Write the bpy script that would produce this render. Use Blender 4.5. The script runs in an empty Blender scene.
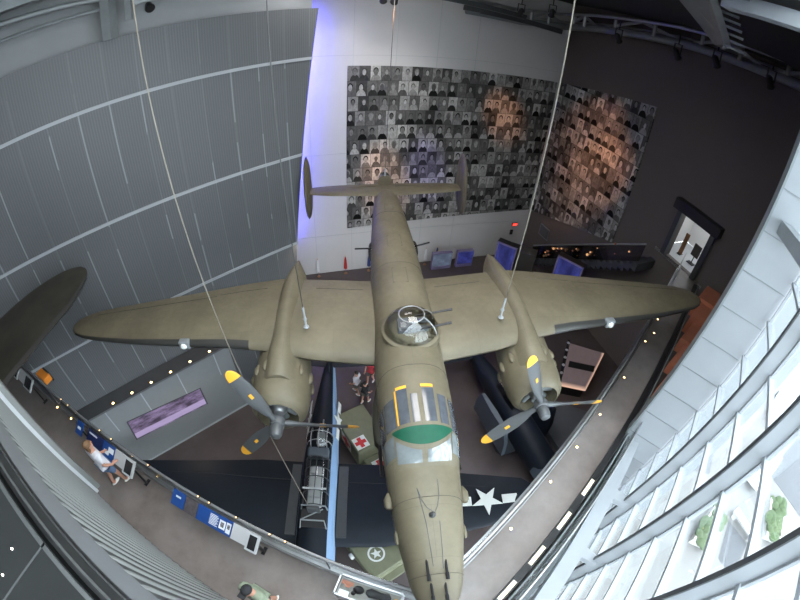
import bpy, bmesh, math, random
from mathutils import Vector, Matrix
random.seed(7)
SC = bpy.context.scene
COL = SC.collection
PI = math.pi
GZ = 10.0                       # everything is written with the bomber's nose near z = 0; lifted so the ground floor is z = 0
CAM = Vector((-1.0230, -0.4593, 7.2562))
TILT, ROLL, YAW, FPX = 0.716029, 0.080852, -0.138704, 404.04

def az(d):
    a = math.radians(d)
    return Vector((math.sin(a), math.cos(a), 0))

class Frame:
    """A vertical plane through `perp` metres from the camera's foot: s along it, p across it, z up."""
    def __init__(self, deg, side=1):
        self.d = az(deg); self.n = az(deg + 90 * side); self.deg = deg
    def __call__(self, s, p, z):
        v = CAM + self.d * s + self.n * p
        return Vector((v.x, v.y, z))
LW = Frame(52, -1)      # left wall: p grows towards the wall
BW = Frame(80, -1)      # back wall
RW = Frame(166, -1)     # right wall
GW = Frame(47, 1)       # glazed wall
WR = Frame(51.5, 1)     # right walkway
CW = Frame(-62, -1)     # corrugated wall under the camera

# ------------------------------------------------------------------ materials
MATS = {}
def nt(m):
    m.use_nodes = True
    t = m.node_tree
    t.nodes.clear()
    return t
class G:
    """tiny helper for node graphs"""
    def __init__(self, tree): self.t = tree
    def node(self, kind, **kw):
        n = self.t.nodes.new(kind)
        for k, v in kw.items(): setattr(n, k, v)
        return n
    def put(self, sock, v):
        if isinstance(v, bpy.types.NodeSocket): self.t.links.new(v, sock)
        elif v is not None: sock.default_value = v
    def m(self, op, a, b=None, c=None):
        n = self.node('ShaderNodeMath', operation=op)
        self.put(n.inputs[0], a); self.put(n.inputs[1], b)
        if c is not None: self.put(n.inputs[2], c)
        return n.outputs[0]
    def mix(self, f, a, b):
        n = self.node('ShaderNodeMix', data_type='RGBA')
        self.put(n.inputs[0], f)
        for s, v in ((n.inputs[6], a), (n.inputs[7], b)):
            self.put(s, (*v, 1) if isinstance(v, tuple) and len(v) == 3 else v)
        return n.outputs[2]
    def mixf(self, f, a, b):
        n = self.node('ShaderNodeMix')
        self.put(n.inputs[0], f); self.put(n.inputs[2], a); self.put(n.inputs[3], b)
        return n.outputs[0]
    def coord(self, which='Object'):
        return self.node('ShaderNodeTexCoord').outputs[which]
    def sep(self, v):
        n = self.node('ShaderNodeSeparateXYZ'); self.put(n.inputs[0], v); return n.outputs
    def noise(self, vec, scale, detail=4, rough=.6):
        n = self.node('ShaderNodeTexNoise'); self.put(n.inputs['Vector'], vec)
        n.inputs['Scale'].default_value = scale; n.inputs['Detail'].default_value = detail
        n.inputs['Roughness'].default_value = rough
        return n.outputs['Fac']
    def ramp(self, f, lo, hi):
        n = self.node('ShaderNodeMapRange'); self.put(n.inputs[0], f)
        n.inputs[1].default_value = lo; n.inputs[2].default_value = hi
        return n.outputs[0]
    def bsdf(self, col, rough=.6, metal=0., spec=.5, emit=None, estr=0., bump=None, bs=.2):
        n = self.node('ShaderNodeBsdfPrincipled')
        self.put(n.inputs['Base Color'], (*col, 1) if isinstance(col, tuple) and len(col) == 3 else col)
        self.put(n.inputs['Roughness'], rough); self.put(n.inputs['Metallic'], metal)
        n.inputs['Specular IOR Level'].default_value = spec
        if emit is not None:
            self.put(n.inputs['Emission Color'], (*emit, 1) if isinstance(emit, tuple) and len(emit) == 3 else emit)
            self.put(n.inputs['Emission Strength'], estr)
        if bump is not None:
            b = self.node('ShaderNodeBump'); b.inputs['Strength'].default_value = bs
            b.inputs['Distance'].default_value = .02
            self.put(b.inputs['Height'], bump); self.t.links.new(b.outputs[0], n.inputs['Normal'])
        o = self.node('ShaderNodeOutputMaterial'); self.t.links.new(n.outputs[0], o.inputs[0])
        return n
def new_mat(name):
    m = bpy.data.materials.new(name); MATS[name] = m
    return m, G(nt(m))
def simple(name, col, rough=.6, metal=0., spec=.5, var=.18, scale=3., emit=None, estr=0.):
    m, g = new_mat(name)
    f = g.noise(g.coord(), scale)
    a = tuple(c * (1 - var) for c in col); b = tuple(min(1, c * (1 + var)) for c in col)
    g.bsdf(g.mix(f, a, b) if var else col, rough, metal, spec, emit, estr)
    return m

simple('black_metal', (.012, .012, .013), .5)
simple('gun_metal', (.02, .02, .022), .4, .6)
simple('dark_steel', (.06, .065, .07), .5, .3)
simple('grey_steel', (.20, .22, .23), .5, .2)
simple('white_steel', (.275, .295, .315), .45, var=.05)
simple('chrome', (.55, .56, .58), .25, .9)
simple('rail_metal', (.34, .35, .36), .35, .7)
simple('white_wall', (.60, .585, .57), .8, var=.04)
simple('back_wall', (.56, .55, .55), .85, var=.04, scale=1)
simple('dark_wall', (.115, .097, .088), .85, var=.06, scale=1)  # brown paint, with the lack of lamp light on it put into the colour
simple('upper_wall', (.225, .235, .245), .8, var=.06)
simple('rib_metal', (.30, .312, .305), .5, .1, var=.05)
simple('ceiling_dark', (.03, .032, .035), .9)
simple('tile_wall', (.16, .17, .175), .6, var=.08)
simple('ledge', (.07, .07, .075), .5)
simple('seam', (.29, .305, .325), .6, var=.05)
simple('blue_panel', (.012, .055, .22), .4, var=.05)
simple('navy_panel', (.012, .02, .08), .4, var=.05)
simple('print_white', (.7, .72, .75), .5, var=.05)
simple('print_grey', (.42, .43, .44), .5, var=.1)
simple('print_photo', (.07, .06, .065), .5, var=.9, scale=12)
simple('pale_panel', (.42, .42, .43), .5, var=.05)
simple('tablet', (.02, .02, .022), .25)
simple('copper', (.42, .15, .085), .5, var=.12)
simple('prop_grey', (.085, .09, .095), .45, .2, var=.12)
simple('yellow', (.75, .36, .03), .5, var=.08)
simple('boot', (.03, .03, .028), .38, var=.15)
simple('navy', (.007, .0105, .017), .55, spec=.25, var=.25)
simple('navy_light', (.06, .075, .095), .5, var=.2)
simple('sky_paint', (.20, .31, .48), .5, var=.08)
simple('insignia', (.62, .64, .62), .6, var=.08)
simple('army', (.14, .145, .09), .6, var=.2)
simple('army_tan', (.36, .31, .2), .6, var=.15)
simple('red', (.45, .02, .025), .5, var=.1)
simple('rubber', (.015, .015, .015), .8)
simple('skin', (.52, .27, .19), .55, var=.06)
simple('hair_brown', (.16, .085, .04), .6, var=.4, scale=40)
simple('hair_dark', (.02, .016, .014), .6, var=.4, scale=40)
simple('shirt_white', (.62, .61, .66), .8, var=.06)
simple('shirt_green', (.24, .28, .2), .8, var=.06)
simple('shirt_red', (.45, .04, .05), .8)
simple('shirt_black', (.02, .02, .022), .8)
simple('denim', (.09, .14, .24), .8, var=.2)
simple('khaki', (.1, .095, .08), .8)
simple('shoe_white', (.7, .7, .68), .6)
simple('orange', (.8, .25, .02), .5, var=.05)
simple('pavement', (.20, .20, .198), .9, var=.14, scale=.6)
simple('road_grey', (.105, .11, .12), .9, var=.15, scale=.8)
simple('kerb_white', (.5, .5, .49), .8)
simple('grass', (.07, .105, .05), .9, var=.5, scale=5)
simple('green_fabric', (.006, .06, .034), .55, spec=.2, var=.25, scale=6)
simple('linen', (.22, .21, .19), .8)
simple('mount_white', (.6, .58, .6), .7)
simple('bronze', (.3, .16, .08), .4, .5)
simple('back_plate', (.075, .078, .077), .6, var=.05)  # shade between the ribs put into a darker grey than the rib metal
simple('canvas_dark', (.05, .045, .04), .8)
simple('flag_red', (.5, .03, .03), .8)
simple('flag_white', (.7, .7, .72), .8)
simple('flag_blue', (.03, .05, .2), .8)
simple('flag_yellow', (.6, .4, .05), .8)
simple('slate', (.085, .09, .10), .6, var=.12)
simple('cable', (.22, .20, .165), .5, .4)
simple('cable_dark', (.07, .07, .07), .5, .4)
simple('white_enamel', (.72, .73, .72), .35, var=.03)
simple('case_violet', (.2, .17, .3), .5)

def emitter(name, col, s):
    m, g = new_mat(name)
    g.bsdf(tuple(min(1, c) for c in col), .5, emit=col, estr=s)
emitter('warm_lamp', (1., .62, .25), 9)
emitter('warm_bulb', (1., .62, .28), 3)
emitter('cream_lamp', (1., .84, .58), .95)
emitter('exit_red', (1., .06, .04), 2.0)
emitter('blue_led', (.10, .09, 1.), 3)
emitter('warm_dim', (1., .5, .22), .5)
emitter('tiny_white', (1., .9, .8), 6)

# olive drab with worn patches and panel lines
def olive():
    m, g = new_mat('olive')
    co = g.coord()
    n1 = g.ramp(g.noise(co, .9, 5), .35, .65)
    n2 = g.ramp(g.noise(co, 7., 6, .7), .3, .75)
    c = g.mix(n1, (.098, .083, .054), (.138, .118, .078))
    c = g.mix(g.m('MULTIPLY', n2, .35), c, (.085, .080, .058))
    br = g.node('ShaderNodeTexBrick'); g.put(br.inputs['Vector'], co)
    br.inputs['Scale'].default_value = 1.; br.inputs['Brick Width'].default_value = 1.15
    br.inputs['Row Height'].default_value = .9; br.inputs['Mortar Size'].default_value = .006
    br.inputs['Mortar Smooth'].default_value = .4
    c = g.mix(g.m('MULTIPLY', br.outputs['Fac'], .35), c, (.07, .06, .04))
    g.bsdf(c, g.mixf(n2, .45, .62), spec=.35, bump=br.outputs['Fac'], bs=-.15)
olive()
def dark_olive():
    m, g = new_mat('dark_olive')
    co = g.coord()
    n1 = g.ramp(g.noise(co, 1.2, 5), .35, .65)
    g.bsdf(g.mix(n1, (.026, .025, .019), (.045, .041, .031)), .55, spec=.35)
dark_olive()

def concrete(name, a, b, c3, rough):
    m, g = new_mat(name)
    co = g.coord()
    n = g.ramp(g.noise(co, .55, 6, .65), .32, .68); n2 = g.ramp(g.noise(co, 2.6, 6, .7), .3, .7)
    col = g.mix(n, a, b); col = g.mix(g.m('MULTIPLY', n2, .5), col, c3)
    g.bsdf(col, g.mixf(n2, rough - .08, rough + .12), spec=.4)
concrete('walkway_floor', (.115, .093, .083), (.235, .21, .20), (.215, .18, .158), .42)
concrete('ground_floor', (.068, .052, .052), (.10, .082, .082), (.08, .064, .062), .4)
simple('upper_floor', (.010, .0108, .0105), .8, spec=.15, var=.15)
simple('edge_metal', (.028, .03, .03), .5)

# ribbed grey cladding: UV = metres
def cladding():
    m, g = new_mat('cladding')
    u = g.sep(g.coord('UV'))
    w = g.m('FRACT', g.m('MULTIPLY', u[0], 1 / .09))
    tri = g.m('ABSOLUTE', g.m('SUBTRACT', w, .5))
    rib = g.ramp(tri, .12, .34)
    j = g.m('FRACT', g.m('MULTIPLY', g.m('ADD', u[0], .16), 1 / 1.04))
    joint = g.m('GREATER_THAN', g.m('ABSOLUTE', g.m('SUBTRACT', j, .5)), .476)
    cell = g.node('ShaderNodeTexWhiteNoise', noise_dimensions='1D')
    g.put(cell.inputs['W'], g.m('FLOOR', g.m('MULTIPLY', g.m('ADD', u[0], .16), 1 / 1.04)))
    big = g.noise(g.coord(), .5, 4)
    v = g.m('ADD', g.m('MULTIPLY', cell.outputs[0], .25), g.m('MULTIPLY', big, .5))
    col = g.mix(v, (.088, .093, .100), (.115, .121, .130))
    col = g.mix(g.m('MULTIPLY', rib, .45), col, (.058, .061, .066))
    vv = g.m('GREATER_THAN', g.noise(g.coord(), .35, 1), .46)
    col = g.mix(g.m('MULTIPLY', joint, g.m('MULTIPLY', g.m('MULTIPLY_ADD', vv, .38, .10), g.m('MULTIPLY_ADD', g.m('LESS_THAN', u[1], 5.3), .8, .2))), col, (.30, .32, .34))
    g.bsdf(col, .55, .1, bump=rib, bs=-.3)
cladding()

# wall of portraits: UV = cells
def portraits():
    m, g = new_mat('portraits')
    u = g.sep(g.coord('UV'))
    row = g.m('FLOOR', u[1])
    rn = g.node('ShaderNodeTexWhiteNoise', noise_dimensions='1D'); g.put(rn.inputs['W'], row)
    ux = g.m('ADD', u[0], g.m('MULTIPLY', rn.outputs[0], 3.))
    col_ = g.m('FLOOR', ux)
    fx = g.m('SUBTRACT', g.m('FRACT', ux), .5); fy = g.m('FRACT', u[1])
    cv = g.node('ShaderNodeCombineXYZ'); g.put(cv.inputs[0], col_); g.put(cv.inputs[1], row)
    wn = g.node('ShaderNodeTexWhiteNoise', noise_dimensions='3D'); g.put(wn.inputs['Vector'], cv.outputs[0])
    r = g.sep(wn.outputs['Color'])
    hx = g.m('SUBTRACT', fx, g.m('MULTIPLY', g.m('SUBTRACT', r[1], .5), .16))
    def ell(x, y, cx, cy, ax, ay):
        a = g.m('POWER', g.m('ABSOLUTE', g.m('DIVIDE', g.m('SUBTRACT', x, cx), ax)), 2.)
        b = g.m('POWER', g.m('ABSOLUTE', g.m('DIVIDE', g.m('SUBTRACT', y, cy), ay)), 2.)
        return g.m('LESS_THAN', g.m('ADD', a, b), 1.)
    sz = g.m('MULTIPLY_ADD', r[0], .5, .75)
    hx2 = g.m('DIVIDE', hx, sz); fy2 = g.m('MULTIPLY_ADD', g.m('SUBTRACT', fy, .6), g.m('DIVIDE', 1., sz), .6)
    head = ell(hx2, fy2, 0., .58, .17, .2)
    hair = ell(hx2, fy2, 0., .66, .22, .2)
    body = ell(hx, fy, 0., 0., .46, .44)
    big = g.ramp(g.noise(g.coord('UV'), .16, 3), .35, .65)
    w2 = g.node('ShaderNodeTexWhiteNoise', noise_dimensions='4D'); g.put(w2.inputs['Vector'], cv.outputs[0]); w2.inputs['W'].default_value = 3.7
    q = g.sep(w2.outputs['Color'])
    grain = g.ramp(g.noise(g.coord('UV'), 5., 4, .7), .3, .7)
    v = g.m('MULTIPLY_ADD', g.m('POWER', q[0], 1.7), .42, g.m('MULTIPLY', big, .05))
    v = g.m('ADD', v, .03)
    v = g.mixf(body, v, g.m('MULTIPLY', g.m('POWER', q[1], 2.2), .40))
    v = g.mixf(hair, v, g.m('MULTIPLY', g.m('POWER', q[2], 2.), .22))
    v = g.mixf(head, v, g.m('MULTIPLY_ADD', r[2], .34, .07))
    v = g.m('MULTIPLY', v, g.m('MULTIPLY_ADD', grain, .7, .6))
    edge = g.m('MAXIMUM', g.m('LESS_THAN', fy, .03), g.m('GREATER_THAN', g.m('ABSOLUTE', fx), .48))
    v = g.mixf(edge, v, .05)
    v = g.m('MULTIPLY', v, g.m('MULTIPLY_ADD', big, .4, .75))
    cc = g.node('ShaderNodeCombineColor')
    for k, t in enumerate((1., .98, .95)): g.put(cc.inputs[k], g.m('MULTIPLY', v, t))
    g.bsdf(cc.outputs[0], .7, spec=.2)
portraits()

def screen_mat(name, base, hi, s, scale=3., band=True):
    m, g = new_mat(name)
    uv = g.coord('UV')
    n = g.ramp(g.noise(uv, scale, 5, .7), .4, .62)
    c = g.mix(n, base, hi)
    if band:
        y = g.sep(uv)[1]
        b = g.m('LESS_THAN', g.m('ABSOLUTE', g.m('SUBTRACT', y, .2)), .14)
        c = g.mix(g.m('MULTIPLY', b, .8), c, (.75, .6, 1.))
    g.bsdf((.02, .02, .02), .3, emit=c, estr=s)
screen_mat('film_screen', (.05, .03, .07), (.45, .33, .6), .62, 3.5)
screen_mat('blue_screen', (.012, .015, .10), (.05, .06, .3), .8, 2., False)
screen_mat('pale_screen', (.10, .13, .2), (.22, .28, .4), .55, 2., False)
def lit_board():
    m, g = new_mat('lit_board')
    uv = g.sep(g.coord('UV'))
    du = g.m('ABSOLUTE', g.m('SUBTRACT', uv[0], .5)); dv = g.m('ABSOLUTE', g.m('SUBTRACT', uv[1], .5))
    e = g.ramp(g.m('MAXIMUM', g.m('SUBTRACT', uv[0], .5), g.m('SUBTRACT', .5, uv[1])), .40, .5)
    n = g.noise(g.coord('UV'), 9., 3)
    c = g.mix(e, g.mix(n, (.07, .052, .055), (.15, .108, .112)), (1., .62, .45))
    g.bsdf((.1, .08, .08), .4, emit=c, estr=.75)
lit_board()

def glass(name, tint, refl=.1, fr=.8):
    m, g = new_mat(name)
    lw = g.node('ShaderNodeFresnel'); lw.inputs[0].default_value = 1.45
    t = g.node('ShaderNodeBsdfTransparent'); t.inputs[0].default_value = (*tint, 1)
    gl = g.node('ShaderNodeBsdfGlossy'); gl.inputs['Roughness'].default_value = .03
    mx = g.node('ShaderNodeMixShader')
    g.put(mx.inputs[0], g.m('MULTIPLY_ADD', lw.outputs[0], fr, refl * .3))
    g.put(mx.inputs[1], t.outputs[0]); g.put(mx.inputs[2], gl.outputs[0])
    o = g.node('ShaderNodeOutputMaterial'); g.put(o.inputs[0], mx.outputs[0])
glass('clear_glass', (.96, .98, .98))
glass('case_glass', (.97, .98, .98), -.1)
glass('window_glass', (.92, .945, .95), .05, .45)
glass('turret_glass', (.93, .95, .94), .1)
glass('smoke_glass', (.55, .58, .59), .2)
def pane_mat():
    m, g = new_mat('cockpit_glass')
    n = g.noise(g.coord(), 5., 3)
    g.bsdf(g.mix(n, (.035, .04, .05), (.10, .11, .125)), .12, spec=.8)
pane_mat()
def windscreen_mat():
    m, g = new_mat('windscreen_glass')
    n = g.noise(g.coord(), 4., 3)
    g.bsdf(g.mix(n, (.10, .115, .12), (.22, .24, .245)), .08, .15, spec=.9)
windscreen_mat()

# ------------------------------------------------------------------ mesh building
def recentre(o):
    me = o.data
    if not me.vertices: return
    xs = [v.co for v in me.vertices]
    lo = Vector(min(c[i] for c in xs) for i in range(3)); hi = Vector(max(c[i] for c in xs) for i in range(3))
    p = Vector(((lo.x + hi.x) / 2, (lo.y + hi.y) / 2, lo.z))
    me.transform(Matrix.Translation(-p)); o.location = p
class MB:
    def __init__(self): self.v = []; self.f = []; self.uv = None
    def add(self, vs, fs):
        b = len(self.v); self.v += [Vector(x) for x in vs]; self.f += [tuple(b + i for i in f) for f in fs]
        return self
    def quad(self, a, b, c, d): return self.add([a, b, c, d], [(0, 1, 2, 3)])
    def box(self, c, s, R=None):
        c = Vector(c); vs = []
        for x in (-.5, .5):
            for y in (-.5, .5):
                for z in (-.5, .5):
                    p = Vector((x * s[0], y * s[1], z * s[2]))
                    vs.append(c + (R @ p if R else p))
        return self.add(vs, [(0, 1, 3, 2), (4, 6, 7, 5), (0, 4, 5, 1), (2, 3, 7, 6), (0, 2, 6, 4), (1, 5, 7, 3)])
    def prism(self, pts, z0, z1):
        n = len(pts)
        vs = [(p[0], p[1], z0) for p in pts] + [(p[0], p[1], z1) for p in pts]
        fs = [tuple(range(n - 1, -1, -1)), tuple(range(n, 2 * n))]
        fs += [(i, (i + 1) % n, n + (i + 1) % n, n + i) for i in range(n)]
        return self.add(vs, fs)
    def slab(self, pts, off):
        """a polygon in space given thickness along the vector off"""
        pts = [Vector(p) for p in pts]; off = Vector(off); n = len(pts)
        vs = pts + [p + off for p in pts]
        fs = [tuple(range(n - 1, -1, -1)), tuple(range(n, 2 * n))]
        fs += [(i, (i + 1) % n, n + (i + 1) % n, n + i) for i in range(n)]
        return self.add(vs, fs)
    def loft(self, rings, cap=True, closed=True):
        n = len(rings[0]); vs = [p for r in rings for p in r]; fs = []
        for k in range(len(rings) - 1):
            for i in range(n if closed else n - 1):
                j = (i + 1) % n
                fs.append((k * n + i, k * n + j, (k + 1) * n + j, (k + 1) * n + i))
        if cap:
            fs.append(tuple(range(n - 1, -1, -1))); fs.append(tuple((len(rings) - 1) * n + i for i in range(n)))
        return self.add(vs, fs)
    def tube(self, path, r, n=8, cap=True):
        path = [Vector(p) for p in path]; rings = []
        rr = r if isinstance(r, (list, tuple)) else [r] * len(path)
        for k, p in enumerate(path):
            t = (path[min(k + 1, len(path) - 1)] - path[max(k - 1, 0)]).normalized()
            up = Vector((0, 0, 1)) if abs(t.z) < .95 else Vector((1, 0, 0))
            a = t.cross(up).normalized(); b = t.cross(a).normalized()
            rings.append([p + a * (rr[k] * math.cos(2 * PI * i / n)) + b * (rr[k] * math.sin(2 * PI * i / n)) for i in range(n)])
        return self.loft(rings, cap)
    def lathe(self, prof, origin, axis, n=24, ref=None):
        """prof: (distance along axis, radius)"""
        axis = Vector(axis).normalized(); o = Vector(origin)
        up = Vector(ref) if ref else (Vector((0, 0, 1)) if abs(axis.z) < .9 else Vector((1, 0, 0)))
        a = axis.cross(up).normalized(); b = axis.cross(a).normalized()
        rings = [[o + axis * t + a * (max(r, 1e-4) * math.cos(2 * PI * i / n)) + b * (max(r, 1e-4) * math.sin(2 * PI * i / n)) for i in range(n)] for t, r in prof]
        return self.loft(rings)
    def ball(self, c, r, n=12, m=8):
        rx, ry, rz = r if isinstance(r, (tuple, list)) else (r, r, r); c = Vector(c); rings = []
        for k in range(m + 1):
            th = PI * k / m; s = max(math.sin(th), 1e-3)
            rings.append([c + Vector((rx * s * math.cos(2 * PI * i / n), ry * s * math.sin(2 * PI * i / n), -rz * math.cos(th))) for i in range(n)])
        return self.loft(rings)
    def beam(self, a, b, w, h, up=(0, 0, 1)):
        a, b = Vector(a), Vector(b); t = (b - a).normalized()
        if abs(t.dot(Vector(up))) > .98: up = (1, 0, 0) if abs(t.x) < .9 else (0, 1, 0)
        s = t.cross(Vector(up)).normalized(); u = s.cross(t).normalized()
        q = [s * (w / 2) + u * (h / 2), s * (-w / 2) + u * (h / 2), s * (-w / 2) - u * (h / 2), s * (w / 2) - u * (h / 2)]
        return self.loft([[a + x for x in q], [b + x for x in q]])
    def build(self, name, mat, parent=None, smooth=False, uvf=None, bevel=0., sub=0):
        me = bpy.data.meshes.new(name)
        me.from_pydata([tuple(v) for v in self.v], [], self.f)
        bm = bmesh.new(); bm.from_mesh(me)
        bmesh.ops.remove_doubles(bm, verts=bm.verts, dist=1e-5)
        bmesh.ops.recalc_face_normals(bm, faces=bm.faces); bm.to_mesh(me); bm.free()
        if uvf:
            uvl = me.uv_layers.new(name='UVMap')
            for l in me.loops:
                uvl.data[l.index].uv = uvf(me.vertices[l.vertex_index].co)
        me.materials.append(MATS[mat])
        o = bpy.data.objects.new(name, me); COL.objects.link(o)
        if parent is not None: o.parent = parent
        else: recentre(o)
        if bevel:
            b = o.modifiers.new('Bevel', 'BEVEL'); b.width = bevel; b.segments = 2; b.limit_method = 'ANGLE'
        if sub:
            s = o.modifiers.new('Subdivision', 'SUBSURF'); s.levels = sub; s.render_levels = sub
        if smooth:
            me.polygons.foreach_set('use_smooth', [True] * len(me.polygons))
            try: me.set_sharp_from_angle(angle=math.radians(40))
            except Exception: pass
        return o
def tag(o, label, cat, group=None, kind=None):
    o['label'] = label; o['category'] = cat
    if group: o['group'] = group
    if kind: o['kind'] = kind
    return o
def struct(o, label, cat):
    o['kind'] = 'structure'; o['label'] = label; o['category'] = cat
    return o
def empty(name, loc, label, cat, group=None, rot=(0, 0, 0)):
    o = bpy.data.objects.new(name, None); COL.objects.link(o); o.location = loc; o.rotation_euler = rot
    o.empty_display_size = .2
    return tag(o, label, cat, group)
def copy_tree(o, parent=None):
    c = o.copy(); COL.objects.link(c)
    if parent is not None: c.parent = parent
    for ch in list(o.children): copy_tree(ch, c)
    return c
ORD = ['first', 'second', 'third', 'fourth', 'fifth', 'sixth', 'seventh', 'eighth', 'ninth', 'tenth', 'eleventh', 'twelfth']


# ================================================================== THE BUILDING
TOP = 9.4
def V(x, y, z): return Vector((x, y, z))
AP = Vector((0.09, 0.51)); LDIR = Vector((-.917, .4)).normalized(); RDIR = Vector((.783, .622)).normalized()
def onL(t, z, off=0.):
    p = AP + LDIR * t + Vector((-LDIR.y, LDIR.x)) * off     # off > 0 : onto the walkway
    return V(p.x, p.y, z)
def onR(t, z, off=0.):
    p = AP + RDIR * t + Vector((RDIR.y, -RDIR.x)) * off
    return V(p.x, p.y, z)
WZ = -1.9

FOOT = [GW(-8.5, 3.12, 0), GW(8.6, 3.12, 0), GW(8.6, 4.3, 0), GW(19.7, 4.3, 0), RW(-22, 18.9, 0), BW(-17, 22.9, 0), LW(-16, 13.9, 0), V(-22.4, 0, 0), V(-5.6, -9.6, 0)]
FOOT = [(p.x, p.y) for p in FOOT]
struct(MB().prism(FOOT, -10.3, -10.).build('floor', 'ground_floor'), 'dark polished concrete ground floor under the hanging aircraft', 'floor')
SKY0, SKY1, SKYP = -8.5, 7.6, -3.6  # roof opening added above the view to bring top daylight in
CEIL = [GW(SKY0, SKYP, 0), GW(SKY1, SKYP, 0), GW(SKY1, 3.12, 0)]
CEIL = [(p.x, p.y) for p in CEIL] + FOOT[1:]
struct(MB().prism(CEIL, TOP, TOP + .3).build('ceiling', 'ceiling_dark'), 'dark ceiling deck above the roof steel', 'ceiling')
sk = bpy.data.objects.new('window_20', None); COL.objects.link(sk); struct(sk, 'glazed roof strip along the curtain wall, above the frame', 'skylight')
MB().slab([GW(SKY0, SKYP, TOP + .1), GW(SKY1, SKYP, TOP + .1), GW(SKY1, 3.12, TOP + .1), GW(SKY0, 3.12, TOP + .1)], V(0, 0, .03)).build('pane', 'window_glass', sk)
m = MB()
for k in range(9):
    q = SKY0 + (SKY1 - SKY0) * k / 8; m.slab([GW(q - .04, SKYP, TOP - .1), GW(q + .04, SKYP, TOP - .1), GW(q + .04, 3.12, TOP - .1), GW(q - .04, 3.12, TOP - .1)], V(0, 0, .2))
for p in (SKYP, -1.4, .85, 3.05): m.slab([GW(SKY0, p - .04, TOP - .1), GW(SKY1, p - .04, TOP - .1), GW(SKY1, p + .04, TOP - .1), GW(SKY0, p + .04, TOP - .1)], V(0, 0, .2))
m.build('window_frame', 'white_steel', sk)
c7 = CW(7.7, .64, 0)
poly = [AP, AP + RDIR * 19.0, WR(19.9, 1.25, 0).xy, WR(-1.2, 1.25, 0).xy, CW(-1.6, .66, 0).xy, c7.xy, Vector((-9.6, 1.4)), Vector((-18, 4.8)), AP + LDIR * 15.8]
struct(MB().prism([(p[0], p[1]) for p in poly], WZ - .45, WZ).build('floor_walkway', 'walkway_floor'), 'mottled polished concrete floor of the V-shaped walkway', 'floor')
# left wall, raked right-hand end
def lw_edge(z): return 6.9 + (z + 4.25) * .143
wl = MB().slab([LW(-16, 13.5, -10), LW(lw_edge(-10), 13.5, -10), LW(lw_edge(7.3), 13.5, 7.3), LW(-16, 13.5, 7.3)], LW.n * .3)
struct(wl.build('wall_left', 'cladding', uvf=lambda c: ((Vector((c.x, c.y, 0)) - Vector((CAM.x, CAM.y, 0))).dot(LW.d), c.z)), 'tall ribbed grey metal wall on the left', 'wall')
for k, z in enumerate((5.35, 1.5, -2.5)):
    t = MB().slab([LW(-16, 13.46, z - .055), LW(lw_edge(z), 13.46, z - .055), LW(lw_edge(z), 13.46, z + .055), LW(-16, 13.46, z + .055)], LW.n * .05)
    struct(t.build('trim_%d' % (k + 1), 'seam'), ['uppermost', 'middle', 'lowest'][k] + ' pale horizontal seam across the ribbed grey wall', 'trim')
struct(MB().slab([LW(-16, 13.9, 7.2), LW(8.5, 13.9, 7.2), LW(8.5, 13.9, TOP), LW(-16, 13.9, TOP)], LW.n * .3).build('wall_left_upper', 'upper_wall'), 'pale grey band of wall above the ribbed cladding', 'wall')
lo = MB().slab([LW(-16, 12.75, -10), LW(2.6, 12.75, -10), LW(2.6, 12.75, -5.5), LW(-16, 12.75, -5.5)], LW.n * .74)
struct(lo.build('wall_left_lower', 'tile_wall'), 'low grey panelled wall with a film screen on it', 'wall')
m = MB()
for s in [-9.4, -7.5, -5.6, -3.7, -1.85, 0., 1.85]: m.slab([LW(s - .025, 12.73, -7.0 if s > -5 else -9.9), LW(s + .025, 12.73, -7.0 if s > -5 else -9.9), LW(s + .025, 12.73, -5.5), LW(s - .025, 12.73, -5.5)], LW.n * .03)
m.slab([LW(-16, 12.72, -9.98), LW(2.6, 12.72, -9.98), LW(2.6, 12.72, -9.88), LW(-16, 12.72, -9.88)], LW.n * .04)
struct(m.build('trim_4', 'seam'), 'pale joint strips between panels of the low grey wall', 'trim')
m = MB().slab([LW(-16, 12.66, -5.5), LW(2.62, 12.66, -5.5), LW(2.62, 13.48, -5.5), LW(-16, 13.48, -5.5)], V(0, 0, .1))
struct(m.build('trim_5', 'ledge'), 'dark ledge with small lights on top of the low wall', 'ledge')
# back wall
b = MB().slab([BW(-17, 22.7, -10), BW(17.6, 22.7, -10), BW(17.6, 22.7, TOP), BW(-17, 22.7, TOP)], BW.n * .3)
struct(b.build('wall_back', 'back_wall'), 'plain pale wall behind the tail of the bomber', 'wall')
m = MB()
for z in (-1.3, 4.6, -7.): m.slab([BW(-17, 22.68, z - .012), BW(17, 22.68, z - .012), BW(17, 22.68, z + .012), BW(-17, 22.68, z + .012)], BW.n * .03)
for s in (-1.2, 1.2, 3.6, 6., 8.4, 10.8): m.slab([BW(s - .012, 22.68, -9.9), BW(s + .012, 22.68, -9.9), BW(s + .012, 22.68, 8.5), BW(s - .012, 22.68, 8.5)], BW.n * .03)
struct(m.build('trim_6', 'print_grey'), 'thin panel joints in the pale wall', 'trim')
# right wall with a doorway
D0, D1, DZ = -9.62, -7.66, .75
m = MB()
for s0, s1, z0, z1 in ((-22.2, D0, -10, TOP), (D1, -1.5, -10, TOP), (D0, D1, -10, WZ), (D0, D1, DZ, TOP)):
    m.slab([RW(s0, 18.7, z0), RW(s1, 18.7, z0), RW(s1, 18.7, z1), RW(s0, 18.7, z1)], RW.n * .3)
struct(m.build('wall_right', 'dark_wall'), 'dark brown wall with a bright doorway on the right', 'wall')
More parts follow.
